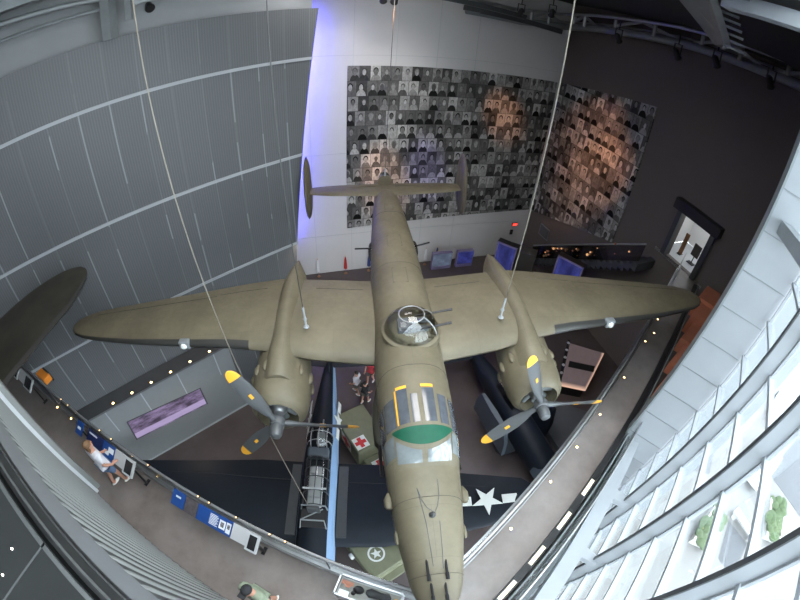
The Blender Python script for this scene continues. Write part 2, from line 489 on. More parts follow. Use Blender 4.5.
# room behind the doorway
m = MB()
a0, a1 = D0 - .8, D1 + .8
m.quad(RW(a0, 22, WZ), RW(a1, 22, WZ), RW(a1, 22, DZ + .3), RW(a0, 22, DZ + .3))
m.quad(RW(a0, 19.02, WZ), RW(a0, 22, WZ), RW(a0, 22, DZ + .3), RW(a0, 19.02, DZ + .3))
m.quad(RW(a1, 19.02, WZ), RW(a1, 22, WZ), RW(a1, 22, DZ + .3), RW(a1, 19.02, DZ + .3))
m.quad(RW(a0, 19.02, DZ + .3), RW(a1, 19.02, DZ + .3), RW(a1, 22, DZ + .3), RW(a0, 22, DZ + .3))
struct(m.build('wall_lobby', 'white_wall'), 'white walls of the lit lobby seen through the doorway', 'wall')
struct(MB().slab([RW(a0, 18.7, WZ - .2), RW(a1, 18.7, WZ - .2), RW(a1, 22, WZ - .2), RW(a0, 22, WZ - .2)], V(0, 0, .19)).build('floor_lobby', 'print_grey'), 'pale floor of the lit lobby', 'floor')
dr = empty('door_1', RW(D0, 18.6, WZ), 'dark framed open doorway into a bright lobby', 'doorway'); dr['kind'] = 'structure'
dr.location = (0, 0, 0)
m = MB()
for s0, s1, z0, z1 in ((D0 - .28, D0, WZ, DZ), (D1, D1 + .28, WZ, DZ)):
    m.slab([RW(s0, 18.45, z0), RW(s1, 18.45, z0), RW(s1, 18.45, z1), RW(s0, 18.45, z1)], RW.n * .6)
m.build('door_frame', 'dark_steel', dr)
MB().slab([RW(D0 - .5, 18.2, DZ), RW(D1 + .5, 18.2, DZ), RW(D1 + .5, 18.2, DZ + .55), RW(D0 - .5, 18.2, DZ + .55)], RW.n * .5).build('door_canopy', 'black_metal', dr)
for s0, w, z0, h, nm, lab, mt in ((D0 + .05, .26, WZ, 1.3, 'display_banner', 'narrow brown banner standing in the bright doorway', 'bronze'), (D0 + .8, .5, WZ + .45, .7, 'notice_board', 'dark square board standing in the bright doorway', 'canvas_dark')):
    t = empty(nm, RW(s0 + w / 2, 19.9, WZ), lab, 'board', rot=(0, 0, -math.radians(76)))
    MB().box((0, 0, z0 - WZ + h / 2), (w, .06, h)).build('board', mt, t)
    MB().box((0, 0, .02), (w * .9, .35, .04)).box((0, .05, (z0 - WZ + .1) / 2 + .02), (.05, .04, z0 - WZ + .12)).build('stand', 'black_metal', t)
# white panelled end wall, the solid wall beyond it
PS = 8.5
m = MB().slab([GW(PS, 1.93, -10), GW(PS, 4.4, -10), GW(PS, 4.4, TOP), GW(PS, 1.93, TOP)], GW.d * .35)
struct(m.build('wall_end', 'white_steel'), 'white metal panelled end wall beside the glazing', 'wall')
m = MB()
for z in [-9.3 + .96 * k for k in range(19)]: m.slab([GW(PS - .012, 1.93, z - .008), GW(PS - .012, 3.1, z - .008), GW(PS - .012, 3.1, z + .008), GW(PS - .012, 1.93, z + .008)], GW.d * .02)
m.slab([GW(PS - .03, 1.90, -10), GW(PS - .03, 1.95, -10), GW(PS - .03, 1.95, TOP), GW(PS - .03, 1.90, TOP)], GW.d * .4)
struct(m.build('trim_7', 'grey_steel'), 'grey joints and edge strip of the white panelled wall', 'trim')
struct(MB().slab([GW(PS + .36, 4.1, -10), GW(19.9, 4.1, -10), GW(19.9, 4.1, TOP), GW(PS + .36, 4.1, TOP)], GW.n * .3).build('wall_right_return', 'dark_wall'), 'dark wall running on behind the white end wall', 'wall')
# hidden closing walls
cor = [GW(-8.5, 3.1, 0), V(-5.5, -9.4, 0), V(-22.2, .1, 0), LW(-16, 13.7, 0), BW(-17, 22.9, 0)]
for k, (a, b2) in enumerate(((0, 1), (1, 2), (2, 3), (3, 4))):
    a, b2 = cor[a], cor[b2]
    struct(MB().slab([V(a.x, a.y, -10), V(b2.x, b2.y, -10), V(b2.x, b2.y, TOP), V(a.x, a.y, TOP)], (Vector((b2.y - a.y, a.x - b2.x, 0)).normalized() * (-.2))).build('wall_front_%d' % (k + 1), 'dark_wall'), 'plain dark wall behind the viewer', 'wall')

# ---- corrugated wall and landing just below the camera
S0, S1 = -3.0, 7.7
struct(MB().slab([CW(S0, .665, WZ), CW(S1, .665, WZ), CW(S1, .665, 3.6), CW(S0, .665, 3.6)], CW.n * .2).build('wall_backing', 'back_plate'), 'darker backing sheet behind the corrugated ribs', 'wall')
m = MB(); pitch = .232; s = S0 + .03
while s < S1 - .2:
    def rib(z, dep): return [V(CW(s + a, .668 - dep * k, 0).x, CW(s + a, .668 - dep * k, 0).y, z) for a, k in ((0, 0), (.03, 1), (.075, 1), (.105, 0))]
    m.loft([rib(WZ, .026), rib(3.5, .026), rib(3.62, .006)])
    s += pitch
struct(m.build('wall_corrugated', 'rib_metal'), 'grey corrugated metal wall dropping to the walkway at lower left', 'wall')
struct(MB().slab([CW(S0, .665, 3.58), CW(S1, .665, 3.58), CW(S1, .66, 4.45), CW(S0, .66, 4.45)], CW.n * .2).build('wall_fascia', 'upper_wall'), 'plain grey fascia along the edge of the upper floor', 'wall')
struct(MB().slab([CW(S0, .655, 4.44), CW(S1, .655, 4.44), CW(S1, .69, 4.74), CW(S0, .69, 4.74)], CW.n * .02 + V(0, 0, .01)).slab([CW(S0, .655, 4.44), CW(S1, .655, 4.44), CW(S1, .655, 4.56), CW(S0, .655, 4.56)], CW.n * .05).build('trim_8', 'edge_metal'), 'dark metal edge rail of the upper floor', 'trim')
struct(MB().slab([CW(S0, .71, 4.45), CW(S1, .71, 4.45), CW(S1, .71, 4.6), CW(S0, .71, 4.6)], CW.n * .09).build('trim_9', 'black_metal'), 'black groove beside the upper floor edge rail', 'trim')
up = [CW(S0, .79, 0), CW(8.3, .79, 0), CW(8.3, 7.6, 0), CW(S0, 7.6, 0)]
struct(MB().prism([(p.x, p.y) for p in up], 4.3, 4.72).build('floor_upper', 'upper_floor'), 'dark polished upper floor in the lower left corner', 'floor')
m = MB()
for s in (2.2, 3.4, 4.6, 5.8): m.slab([CW(s, .8, 4.722), CW(s + .02, .8, 4.722), CW(s + .02, 5, 4.722), CW(s, 5, 4.722)], V(0, 0, .004))
m.slab([CW(S0, .80, 4.722), CW(8.2, .80, 4.722), CW(8.2, .84, 4.722), CW(S0, .84, 4.722)], V(0, 0, .004))
struct(m.build('trim_10', 'edge_metal'), 'thin joints in the dark upper floor', 'trim')
struct(MB().slab([CW(7.7, .43, WZ), CW(7.7, 1.4, WZ), CW(7.7, 1.4, 4.45), CW(7.7, .43, 4.45)], CW.d * .55).build('wall_pilaster', 'rib_metal'), 'pale grey pilaster at the far end of the corrugated wall', 'wall')
struct(MB().slab([CW(7.62, .56, WZ), CW(7.62, .70, WZ), CW(7.62, .70, 4.45), CW(7.62, .56, 4.45)], CW.d * .08).build('trim_11', 'print_white'), 'white corner strip at the end of the corrugated wall', 'trim')
for k, (sx, sy) in enumerate(((-3.676, -.263), (-3.712, -.497))):  # glowing discs stand in for ceiling lights reflected in the floor
    t = empty('floor_spotlight', V(sx, sy, 4.72), ['small round light set in the dark upper floor, the one farther up', 'small round light set in the dark upper floor, the one nearest the lower frame corner'][k], 'light', 'lights in the upper floor')
    MB().lathe([(0, .03), (.012, .03), (.014, .022)], (0, 0, 0), (0, 0, 1), 12).build('lens', 'tiny_white', t); t.scale = (.3, .3, 1)
    MB().lathe([(0, .03), (.008, .045), (.0, .046)], (0, 0, 0), (0, 0, 1), 12).build('rim', 'grey_steel', t)

# ---- glazed wall
ZT = [-10 + .0, -8.0]
trs = [z for z in [.35 + 1.04 * k for k in range(-9, 9)] if z < TOP]
fins = [8.42, 6.55, 4.62, 2.58, .6, -1.4, -3.4, -5.4, -7.4]
bay = 0
for k in range(len(fins) - 1):
    s1, s0 = fins[k], fins[k + 1]
    w = bpy.data.objects.new('window_%d' % (k + 1), None); COL.objects.link(w)
    struct(w, 'glazed bay of the curtain wall, %s bay from the white end wall' % ORD[k], 'window')
    MB().slab([GW(s0, 3.13, -10), GW(s1, 3.13, -10), GW(s1, 3.13, TOP), GW(s0, 3.13, TOP)], GW.n * .02).build('pane', 'window_glass', w)
    m = MB()
    for z in trs: m.slab([GW(s0, 3.05, z - .035), GW(s1, 3.05, z - .035), GW(s1, 3.05, z + .035), GW(s0, 3.05, z + .035)], GW.n * .11)
    m.build('transom', 'white_steel', w)
    m = MB()
    for s in (s0 + .06, s1 - .06): m.slab([GW(s - .02, 3.08, -10), GW(s + .02, 3.08, -10), GW(s + .02, 3.08, TOP), GW(s - .02, 3.08, TOP)], GW.n * .06)
    m.build('window_frame', 'white_steel', w)
for k, s in enumerate(fins[1:]):
    f = MB().slab([GW(s - .04, 2.78, -10), GW(s + .04, 2.78, -10), GW(s + .04, 3.2, -10), GW(s - .04, 3.2, -10)], V(0, 0, TOP + 10))
    o = struct(f.build('trim_%d' % (20 + k), 'white_steel'), 'white vertical fin of the curtain wall, %s from the white end wall' % ORD[k], 'fin')
    e = MB().slab([GW(s - .045, 2.755, -10), GW(s + .045, 2.755, -10), GW(s + .045, 2.785, -10), GW(s - .045, 2.785, -10)], V(0, 0, TOP + 10))
    struct(e.build('trim_%d' % (30 + k), 'dark_steel'), 'dark nosing on a fin of the curtain wall, %s from the white end wall' % ORD[k], 'fin edge')
# white beam beside the walkway with its brackets
m = MB().slab([GW(-6, 2.0, WZ - .3), GW(PS - .02, 2.05, WZ - .3), GW(PS - .02, 2.45, WZ - .3), GW(-6, 2.45, WZ - .3)], V(0, 0, .32))
struct(m.build('trim_40', 'white_steel'), 'broad white steel beam running below the glazing', 'beam')
m = MB()
for s in fins[1:7]: m.slab([GW(s - .16, 2.44, WZ - .26), GW(s + .16, 2.44, WZ - .26), GW(s + .1, 2.9, WZ - .26), GW(s - .1, 2.9, WZ - .26)], V(0, 0, .24))
struct(m.build('trim_41', 'white_steel'), 'short white brackets tying the beam to the fins', 'bracket')
# walkway kerb, guard glass and lower ledge
m = MB().slab([WR(-1.2, 1.07, WZ), WR(19.5, 1.07, WZ), WR(19.5, 1.25, WZ), WR(-1.2, 1.25, WZ)], V(0, 0, .09))
struct(m.build('trim_42', 'black_metal'), 'black kerb along the outer edge of the right-hand walkway', 'kerb')
m = MB().slab([WR(-1.2, 1.45, WZ - .35), WR(9, 1.40, WZ - .35), WR(9, 1.72, WZ - .35), WR(-1.2, 1.72, WZ - .35)], V(0, 0, .12))
m.slab([WR(-1.2, 1.32, WZ - .4), WR(19.5, 1.32, WZ - .4), WR(19.5, 1.36, WZ - .4), WR(-1.2, 1.36, WZ - .4)], V(0, 0, .5))
struct(m.build('trim_43', 'grey_steel'), 'grey channel between the walkway kerb and the white beam', 'channel')
es = [1.95, 3.05, 4.15, 5.3, 6.5]
for k, s in enumerate([x - .22 for x in es]):
    t = empty('kerb_light', WR(s, 1.16, WZ + .09), 'cream strip light set in the black walkway kerb, %s from the bottom of the photo' % ORD[k], 'light', 'cream strip lights in the walkway kerb', rot=(0, 0, -math.radians(51.5)))
    MB().box((0, 0, .006), (.09, .56, .012)).build('diffuser', 'cream_lamp', t)
    MB().box((0, 0, .003), (.12, .60, .006)).build('light_frame', 'grey_steel', t)
gr = empty('glass_guard', WR(4, 1.42, WZ), 'glass guard rail between the walkway kerb and the white beam', 'railing'); gr.location = (0, 0, 0)
for k in range(5):
    s0 = -1 + 2.0 * k
    MB().slab([WR(s0 + .02, 1.40, WZ - .3), WR(s0 + 1.98, 1.40, WZ - .3), WR(s0 + 1.98, 1.40, WZ + .75), WR(s0 + .02, 1.40, WZ + .75)], WR.n * .015).build('glass_panel', 'clear_glass', gr)
MB().tube([WR(-1, 1.41, WZ + .78), WR(9, 1.41, WZ + .78)], .022).build('top_rail', 'rail_metal', gr)

# railings along the inner edges of the walkway
def railing(fn, n, L, label):
    r = empty('glass_railing', (0, 0, 0), label, 'railing')
    MB().tube([fn(.1, WZ + 1.05, .06), fn(L, WZ + 1.05, .06)], .032).build('top_rail', 'rail_metal', r)
    MB().tube([fn(.1, WZ + .16, .14), fn(L, WZ + .16, .14)], .018).build('lower_rail', 'rail_metal', r)
    MB().slab([fn(.05, WZ - .4, -.05), fn(L, WZ - .4, -.05), fn(L, WZ - .4, .10), fn(.05, WZ - .4, .10)], V(0, 0, .5)).build('base_channel', 'rail_metal', r)
    st = L / n
    for k in range(n):
        a, b2 = .1 + st * k + .01, .1 + st * (k + 1) - .01
        b2 = min(b2, L)
        MB().slab([fn(a, WZ + .1, .015), fn(b2, WZ + .1, .015), fn(b2, WZ + 1.02, .015), fn(a, WZ + 1.02, .015)], fn(0, 0, .03) - fn(0, 0, .015)).build('glass_panel', 'clear_glass', r)
    for k in range(n + 1):
        a = min(.12 + st * k, L)
        MB().box(fn(a, WZ + .55, .06), (.03, .03, 1.0)).build('post', 'rail_metal', r)
    return r
railing(onL, 8, 15.4, 'glass railing with metal top rail along the left-hand walkway')
railing(onR, 9, 18.6, 'glass railing with bright metal base along the right-hand walkway')

# warm floor lights
def flight(p, lab, grp, r=.035):
    t = empty('floor_light', p, lab, 'light', grp)
    MB().lathe([(0, r), (.012, r), (.02, r * .6)], (0, 0, 0), (0, 0, 1), 10).build('lens', 'warm_lamp', t)
    MB().lathe([(0, r * 1.5), (.008, r * 1.45), (.0081, r)], (0, 0, 0), (0, 0, 1), 10).build('rim', 'grey_steel', t)
for k in range(6):
    flight(LW(-3.15 + .98 * k, 12.82, -5.4), 'warm light on the ledge of the low grey wall, %s from the left' % ORD[k], 'lights on the wall ledge', .055)
for k, p in enumerate(((-10.75, 5.05), (-9.95, 4.72), (-7.34, 3.62), (-6.3, 3.3))):
    flight(V(p[0], p[1], WZ), 'warm floor light on the left-hand walkway, %s from the far end' % ORD[k], 'floor lights of the left walkway')
for k, t in enumerate((2.6, 4.3, 5.7, 7.2, 9.2)):
    flight(onR(t, WZ, .32), 'warm floor light beside the right-hand railing, %s from the bomber nose' % ORD[k], 'floor lights of the right walkway')
for k, t in enumerate((11.6, 12.4, 13.4)):
    flight(onR(t, WZ + .0, .3 + .15 * (k % 2)), 'warm floor light in the dark far stretch of the right-hand walkway, %s from the engine' % ORD[k], 'far floor lights of the right walkway')

# ================================================================== THE BOMBER
BX = .13
bomber = empty('bomber_aircraft', (BX, 0, 0), 'large olive drab twin engined bomber hanging in the middle, nose towards the viewer', 'aircraft', rot=(math.radians(-3.859), math.radians(-2.545), 0))
def interp(tab, y):
    if y <= tab[0][0]: return tab[0][1]
    for (a, va), (b, vb) in zip(tab, tab[1:]):
        if y <= b:
            t = (y - a) / (b - a); return va + (vb - va) * t
    return tab[-1][1]
def smooth_tab(tab):
    """monotone-ish cubic through the table"""
    ys = [t[0] for t in tab]; vs = [t[1] for t in tab]
    def f(y):
        if y <= ys[0]: return vs[0]
        if y >= ys[-1]: return vs[-1]
        k = max(i for i in range(len(ys) - 1) if ys[i] <= y)
        h = ys[k + 1] - ys[k]; t = (y - ys[k]) / h
        def sl(i):
            if i <= 0: return (vs[1] - vs[0]) / (ys[1] - ys[0])
            if i >= len(ys) - 1: return (vs[-1] - vs[-2]) / (ys[-1] - ys[-2])
            a = (vs[i] - vs[i - 1]) / (ys[i] - ys[i - 1]); b = (vs[i + 1] - vs[i]) / (ys[i + 1] - ys[i])
            return 0 if a * b <= 0 else 2 * a * b / (a + b)
        m0, m1 = sl(k) * h, sl(k + 1) * h
        return (2 * t**3 - 3 * t**2 + 1) * vs[k] + (t**3 - 2 * t**2 + t) * m0 + (-2 * t**3 + 3 * t**2) * vs[k + 1] + (t**3 - t**2) * m1
    return f
HW = smooth_tab([(0, .02), (.06, .21), (.25, .36), (.6, .465), (.9, .51), (1.5, .60), (2.2, .67), (3.3, .745), (4.4, .78), (6, .80), (8, .785), (10.5, .73), (12.5, .62), (14.5, .45), (15.3, .33), (15.8, .22)])
ZTP = smooth_tab([(0, .02), (.06, .16), (.25, .32), (.6, .48), (.9, .58), (1.5, .73), (2.2, .84), (2.55, .88), (2.85, 1.14), (3.3, 1.30), (4.3, 1.34), (6, 1.30), (8, 1.26), (10, 1.2), (12, 1.14), (14, 1.08), (15, 1.02), (15.8, .95)])
ZBT = smooth_tab([(0, -.02), (.06, -.16), (.25, -.32), (.6, -.46), (.9, -.55), (1.5, -.66), (2.2, -.73), (4, -.8), (6, -.82), (8, -.76), (10, -.55), (12, -.22), (14, .16), (15, .38), (15.8, .55)])
def fus(y, th, off=0.):
    """surface point; th = 0 at +x, pi/2 at the top"""
    hw, zt, zb = HW(y) + off, ZTP(y) + off, ZBT(y) - off
    zm = zb + (zt - zb) * .52
    e = 2 / (2.0 + .5 * min(1, y / 2.))
    c, s = math.cos(th), math.sin(th)
    x = hw * math.copysign(abs(c) ** e, c)
    z = zm + (zt - zm if s > 0 else zm - zb) * math.copysign(abs(s) ** e, s)
    return Vector((x, y, z))
ys = [0, .03, .06, .12, .2, .3, .45, .6, .8, 1, 1.3, 1.6, 2, 2.3, 2.5, 2.55, 2.65, 2.75, 2.85, 3, 3.15, 3.3, 3.6, 4, 4.5, 5, 5.5, 6, 6.5, 7, 7.5, 8, 8.5, 9, 9.5, 10, 10.5, 11, 11.5, 12, 12.5, 13, 13.5, 14, 14.5, 15, 15.4, 15.8]
N = 48
MB().loft([[fus(y, 2 * PI * i / N) for i in range(N)] for y in ys]).build('fuselage', 'olive', bomber, smooth=True)
def patch(y0, y1, t0, t1, off=.006, ny=6, nt=8, edge=None):
    m = MB(); rings = []
    for a in range(ny + 1):
        row = []
        for b in range(nt + 1):
            th = t0 + (t1 - t0) * b / nt
            ya, yb = (y0(th) if callable(y0) else y0), (y1(th) if callable(y1) else y1)
            row.append(fus(ya + (yb - ya) * a / ny, th, off))
        rings.append(row)
    m.loft(rings, cap=False, closed=False)
    return m
R = math.radians
# cockpit glazing: roof panes, side panes, green blind, windscreen
for a, b, y0, y1 in ((73, 87.5, 3.22, 3.97), (91, 98.5, 3.22, 3.85), (102, 118, 3.22, 4.0)):
    patch(y0, y1, R(a), R(b)).build('roof_pane', 'cockpit_glass', bomber, smooth=True)
for a, b, y0, y1 in ((52, 68, 3.2, 3.85), (123, 146, 3.2, 3.85), (12, 46, 3.12, 3.85), (150, 172, 3.12, 3.85)):
    patch(y0, y1, R(a), R(b)).build('side_window', 'cockpit_glass', bomber, smooth=True)
for a, b in ((73, 88), (102, 118)):
    patch(4.0, 4.07, R(a), R(b), .008, 2, 6).build('hatch_edge', 'yellow', bomber)
patch(3.22, 4.0, R(118.5), R(121), .008, 6, 2).build('hatch_edge', 'yellow', bomber)
def gy(th):
    t = (th - PI / 2) / R(44); return 2.83 + .30 * abs(t) ** 1.8
patch(gy, lambda th: 3.15, R(47), R(133), .008, 8, 24).build('green_blind', 'green_fabric', bomber, smooth=True)['label'] = 'green sun blind behind the upper windscreen'
def wy1(th): return gy(th) - .075
def wy0(th):
    t = (th - PI / 2) / R(60); return 2.585 + .12 * t * t
for a, b in ((92, 128), (52, 88)):
    patch(wy0, wy1, R(a), R(b), .01, 5, 14).build('windscreen', 'windscreen_glass', bomber, smooth=True)
for a, b in ((18, 49), (131, 162)):
    patch(2.74, 3.08, R(a), R(b), .01, 5, 10).build('quarter_window', 'windscreen_glass', bomber, smooth=True)
# nose guns, aerial and seams
for x, y0, z in ((-.17, .86, .53), (.14, .86, .53), (-.13, .50, .40), (.10, .50, .40)):
    g = MB().tube([(x, y0 + .12, z), (x * .98, y0 - .30, z - .01)], .024).tube([(x * .98, y0 - .24, z - .01), (x * .98, y0 - .36, z - .01)], .033)
    g.build('nose_gun', 'gun_metal', bomber, smooth=True)
    MB().ball((x, y0 + .12, z - .03), (.05, .1, .06)).build('gun_fairing', 'olive', bomber, smooth=True)
p = fus(1.62, PI / 2)
MB().lathe([(0, .07), (.03, .05), (.08, .03), (.16, .012)], p - V(0, 0, .02), (0, -.2, 1)).build('aerial_mast', 'dark_steel', bomber, smooth=True)
for pts in ([(1.66, 88), (1.75, 94), (1.9, 99), (2.12, 103)], [(1.6, 89), (1.78, 83), (2.0, 80), (2.25, 80)], [(2.12, 103), (1.5, 98), (.95, 97), (.75, 97)], [(1.5, 82), (1.0, 81), (.7, 81)]):
    MB().tube([fus(y, R(t), .004) for y, t in pts], .006, 5).build('nose_wire', 'dark_steel', bomber)
for y in (.62, 1.95, 4.6, 8.6, 12.2):
    MB().tube([fus(y, R(t), .001) for t in range(0, 181, 6)], .005, 4, False).build('skin_seam', 'dark_olive', bomber)
# blister gun packs and side scoops
for sgn in (-1, 1):
    for y, z in ((3.7, -.35), (3.55, .0)):
        x = sgn * (HW(y + .4) - .02)
        MB().lathe([(0, .07), (.1, .14), (.6, .16), (1.1, .13), (1.7, .02)], (x, y, z), (0, 1, 0), 14).build('gun_blister', 'dark_olive', bomber, smooth=True)  # olive packs in shade; the shade is put into the darker olive
        MB().tube([(x + sgn * .03, y + .05, z), (x + sgn * .03, y - .7, z)], .035).build('blister_barrel', 'gun_metal', bomber)
    MB().lathe([(0, .05), (.06, .085), (.2, .09), (.34, .02)], (sgn * (HW(2.1) + .03), 1.98, .28), (0, 1, 0), 12).build('side_scoop', 'olive', bomber, smooth=True)
    MB().lathe([(0, .02), (.06, .04), (.2, .04), (.3, .01)], (sgn * (HW(1.4) + .01), 1.3, .2), (0, 1, 0), 10).build('side_scoop', 'olive', bomber, smooth=True)
# wing, one continuous surface per side
WS = [(0, 5.42, 8.80, .42, .17), (.8, 5.46, 8.82, .47, .17), (2.2, 5.6, 8.84, .58, .165), (3.4, 5.84, 8.84, .68, .16), (4.4, 6.0, 8.68, .68, .15), (5.7, 6.1, 8.42, .66, .145), (7.5, 6.24, 8.12, .63, .135), (8.8, 6.4, 7.92, .61, .13), (9.5, 6.53, 7.77, .60, .125), (9.9, 6.68, 7.6, .60, .12), (10.12, 6.85, 7.42, .60, .11), (10.22, 7.02, 7.24, .60, .08)]
def foil(x, le, te, z, tr, n=14, b0=0., b1=1.):
    c = te - le; up, lw = [], []
    for k in range(n + 1):
        u = b0 + (b1 - b0) * .5 * (1 - math.cos(PI * k / n)) if b1 == 1. else b0 + (b1 - b0) * (k / n) ** 2
        t = 5 * tr * (.2969 * math.sqrt(u) - .126 * u - .3516 * u * u + .2843 * u**3 - .1036 * u**4)
        cam_ = .02 * 4 * u * (1 - u)
        up.append(Vector((x, le + u * c, z + (cam_ + t) * c))); lw.append(Vector((x, le + u * c, z + (cam_ - t) * c)))
    return up + lw[-2:0:-1] if b0 == 0. else up + lw[::-1]
for sgn in (-1, 1):
    MB().loft([foil(sgn * x, a, b, z, t) for x, a, b, z, t in WS]).build('wing', 'olive', bomber, smooth=True)
    # dark rubber boot on the leading edge outboard of the engine
    m = MB(); rings = []
    for x, a, b, z, t in [(3.8, 5.91, 8.78, .68, .155)] + WS[4:10]:
        f = foil(sgn * x, a, b, z, t, 10, 0., .055)
        cz = sum(p.z for p in f) / len(f)
        rings.append([Vector((p.x, p.y - .012, cz + (p.z - cz) * 1.05)) for p in f])
    m.loft(rings).build('leading_edge_boot', 'boot', bomber, smooth=True)
    # aileron and flap lines
    for x0, x1, fr in ((5.2, 9.4, .78), (3.7, 5.1, .8), (1.0, 2.3, .8)):
        pts = []
        for q in range(9):
            x = x0 + (x1 - x0) * q / 8
            le = interp([(w[0], w[1]) for w in WS], x); te = interp([(w[0], w[2]) for w in WS], x); z = interp([(w[0], w[3]) for w in WS], x); t = interp([(w[0], w[4]) for w in WS], x)
            c = te - le; u = fr
            th = 5 * t * (.2969 * math.sqrt(u) - .126 * u - .3516 * u * u + .2843 * u**3 - .1036 * u**4)
            pts.append((sgn * x, le + u * c, z + (.08 * u * (1 - u) + th) * c + .001))
        MB().tube(pts, .008, 5).build('control_surface_gap', 'dark_olive', bomber)
    # landing light
    l = MB().box((sgn * 5.62, 6.13, .70), (.30, .2, .24)).build('landing_light', 'grey_steel', bomber, bevel=.04)
    MB().lathe([(0, .09), (.03, .085), (.06, .05)], (sgn * 5.62, 6.04, .70), (0, -1, .3), 14).build('lamp_lens', 'white_enamel', l, smooth=True)
    # engine nacelle
    X = sgn * 3.03
    prof = [(4.45, .46, -.08, .44), (4.5, .56, -.08, .54), (4.62, .65, -.08, .63), (4.9, .70, -.08, .70), (5.4, .72, -.06, .72), (5.62, .69, -.04, .71), (6.1, .66, .04, .80), (6.8, .60, .14, .80), (7.6, .46, .2, .66), (8.3, .3, .34, .45), (8.9, .16, .5, .25), (9.2, .02, .6, .04)]
    ring = lambda y, r, zc, rz, s=1.: [Vector((X + r * s * math.cos(2 * PI * i / 32), y, zc + rz * s * math.sin(2 * PI * i / 32))) for i in range(32)]
    MB().loft([ring(y, r, zc, rz) for y, r, zc, rz in prof[4:]]).build('nacelle', 'olive', bomber, smooth=True)
    m = MB(); m.loft([ring(5.0, .5, -.08, .5), ring(4.6, .47, -.08, .47), ring(4.45, .475, -.08, .46)] + [ring(y, r, zc, rz) for y, r, zc, rz in prof[1:5]] + [ring(5.46, .70, -.06, .70)], cap=False)
    m.build('cowling', 'olive', bomber, smooth=True)
    # radial engine: bank of cylinders
    e = MB().lathe([(0, .5), (.02, .5), (.04, .48)], (X, 5.0, -.08), (0, 1, 0), 24).build('engine', 'black_metal', bomber, smooth=True)
    MB().lathe([(0, .12), (.12, .19), (.3, .2)], (X, 4.55, -.08), (0, 1, 0), 20).build('crankcase', 'rail_metal', e, smooth=True)
    for q in range(9):
        an = 2 * PI * q / 9
        MB().tube([(X + .18 * math.cos(an), 4.78, -.08 + .18 * math.sin(an)), (X + .45 * math.cos(an), 4.78, -.08 + .45 * math.sin(an))], .07, 10).build('cylinder_barrel', 'grey_steel', e, smooth=True)
    # carburettor scoop on top, exhaust blisters round the cowl
    m = MB()
    rr = []
    for y, w, z0, z1 in ((5.02, .22, .5, .72), (5.1, .26, .5, .78), (5.6, .28, .45, .90), (6.2, .27, .4, 1.02), (6.8, .27, .4, 1.10), (7.5, .28, .4, 1.12), (8.2, .28, .4, 1.08), (8.8, .24, .4, .98), (9.3, .16, .5, .88), (9.65, .06, .6, .78), (9.75, .01, .68, .74)):
        rr.append([Vector((X - sgn * .04 + w * dx, y, z0 + (z1 - z0) * dz)) for dx, dz in ((-1.5, 0), (-1.15, .4), (-.85, .75), (-.45, .95), (0, 1), (.45, .95), (.85, .75), (1.15, .4), (1.5, 0))])
    m.loft(rr).build('nacelle_fairing', 'olive', bomber, smooth=True)
    for an in (12, 42, 66, 114, 138, 168, 200, 340):
        a = R(an)
        c = Vector((X + .715 * math.cos(a), 5.28, -.06 + .715 * math.sin(a)))
        MB().lathe([(0, .02), (.05, .065), (.16, .075), (.3, .04), (.36, .01)], c, (0, 1, 0), 10).build('exhaust_blister', 'olive', bomber, smooth=True)
    # propeller
    pr = MB().lathe([(-.06, .09), (.0, .17), (.1, .19), (.2, .16)], (X, 4.2, -.08), (0, 1, 0), 18)
    pr = pr.build('propeller_hub', 'prop_grey', bomber, smooth=True)
    MB().lathe([(0, .05), (.03, .11), (.1, .135), (.34, .15), (.4, .12)], (X, 3.88, -.08), (0, 1, 0), 20).build('spinner_dome', 'prop_grey', pr, smooth=True)
    for an in (112, -8, 228):
        a = R(an); d = Vector((math.cos(a), 0, math.sin(a))); t = Vector((-math.sin(a), 0, math.cos(a))); Y = Vector((0, 1, 0))
        def sect(r, ch, th, tw):
            w = (t * math.cos(tw) - Y * math.sin(tw)); nn = (Y * math.cos(tw) + t * math.sin(tw)); o = Vector((X, 4.3, -.08)) + d * r
            return [o + w * (ch * math.cos(2 * PI * i / 12)) + nn * (th * math.sin(2 * PI * i / 12)) for i in range(12)]
        st = [(.12, .075, .075, .6), (.3, .075, .07, .6), (.5, .12, .05, .62), (.8, .165, .035, .58), (1.1, .175, .025, .5), (1.4, .165, .018, .42), (1.58, .15, .015, .38)]
        bl = MB().loft([sect(*q) for q in st]).build('propeller_blade', 'prop_grey', pr, smooth=True)
        MB().loft([sect(*q) for q in ((1.58, .15, .016, .38), (1.72, .125, .013, .36), (1.80, .085, .010, .35), (1.84, .03, .006, .35))]).build('blade_tip', 'yellow', bl, smooth=True)
        w_ = t * math.cos(.5) - Y * math.sin(.5); n_ = Y * math.cos(.5) + t * math.sin(.5)
        o = Vector((X, 4.3, -.08)) + d * 1.02
        for s2 in (-1, 1): MB().slab([o - w_ * .035 - d * .07 + n_ * s2 * .03, o + w_ * .035 - d * .07 + n_ * s2 * .03, o + w_ * .035 + d * .07 + n_ * s2 * .03, o - w_ * .035 + d * .07 + n_ * s2 * .03], n_ * s2 * .004).build('maker_decal', 'yellow', bl)
    # lifting eye on the wing
    MB().lathe([(0, .07), (.03, .06)], (sgn * 2.37, 6.3, .98), (0, 0, 1), 12).tube([(sgn * 2.37, 6.3, .98), (sgn * 2.37, 6.3, 1.2)], .025).lathe([(0, .02), (.08, .05), (.16, .02)], (sgn * 2.37, 6.3, 1.15), (0, 0, 1), 10).build('lifting_lug', 'white_steel', bomber, smooth=True)
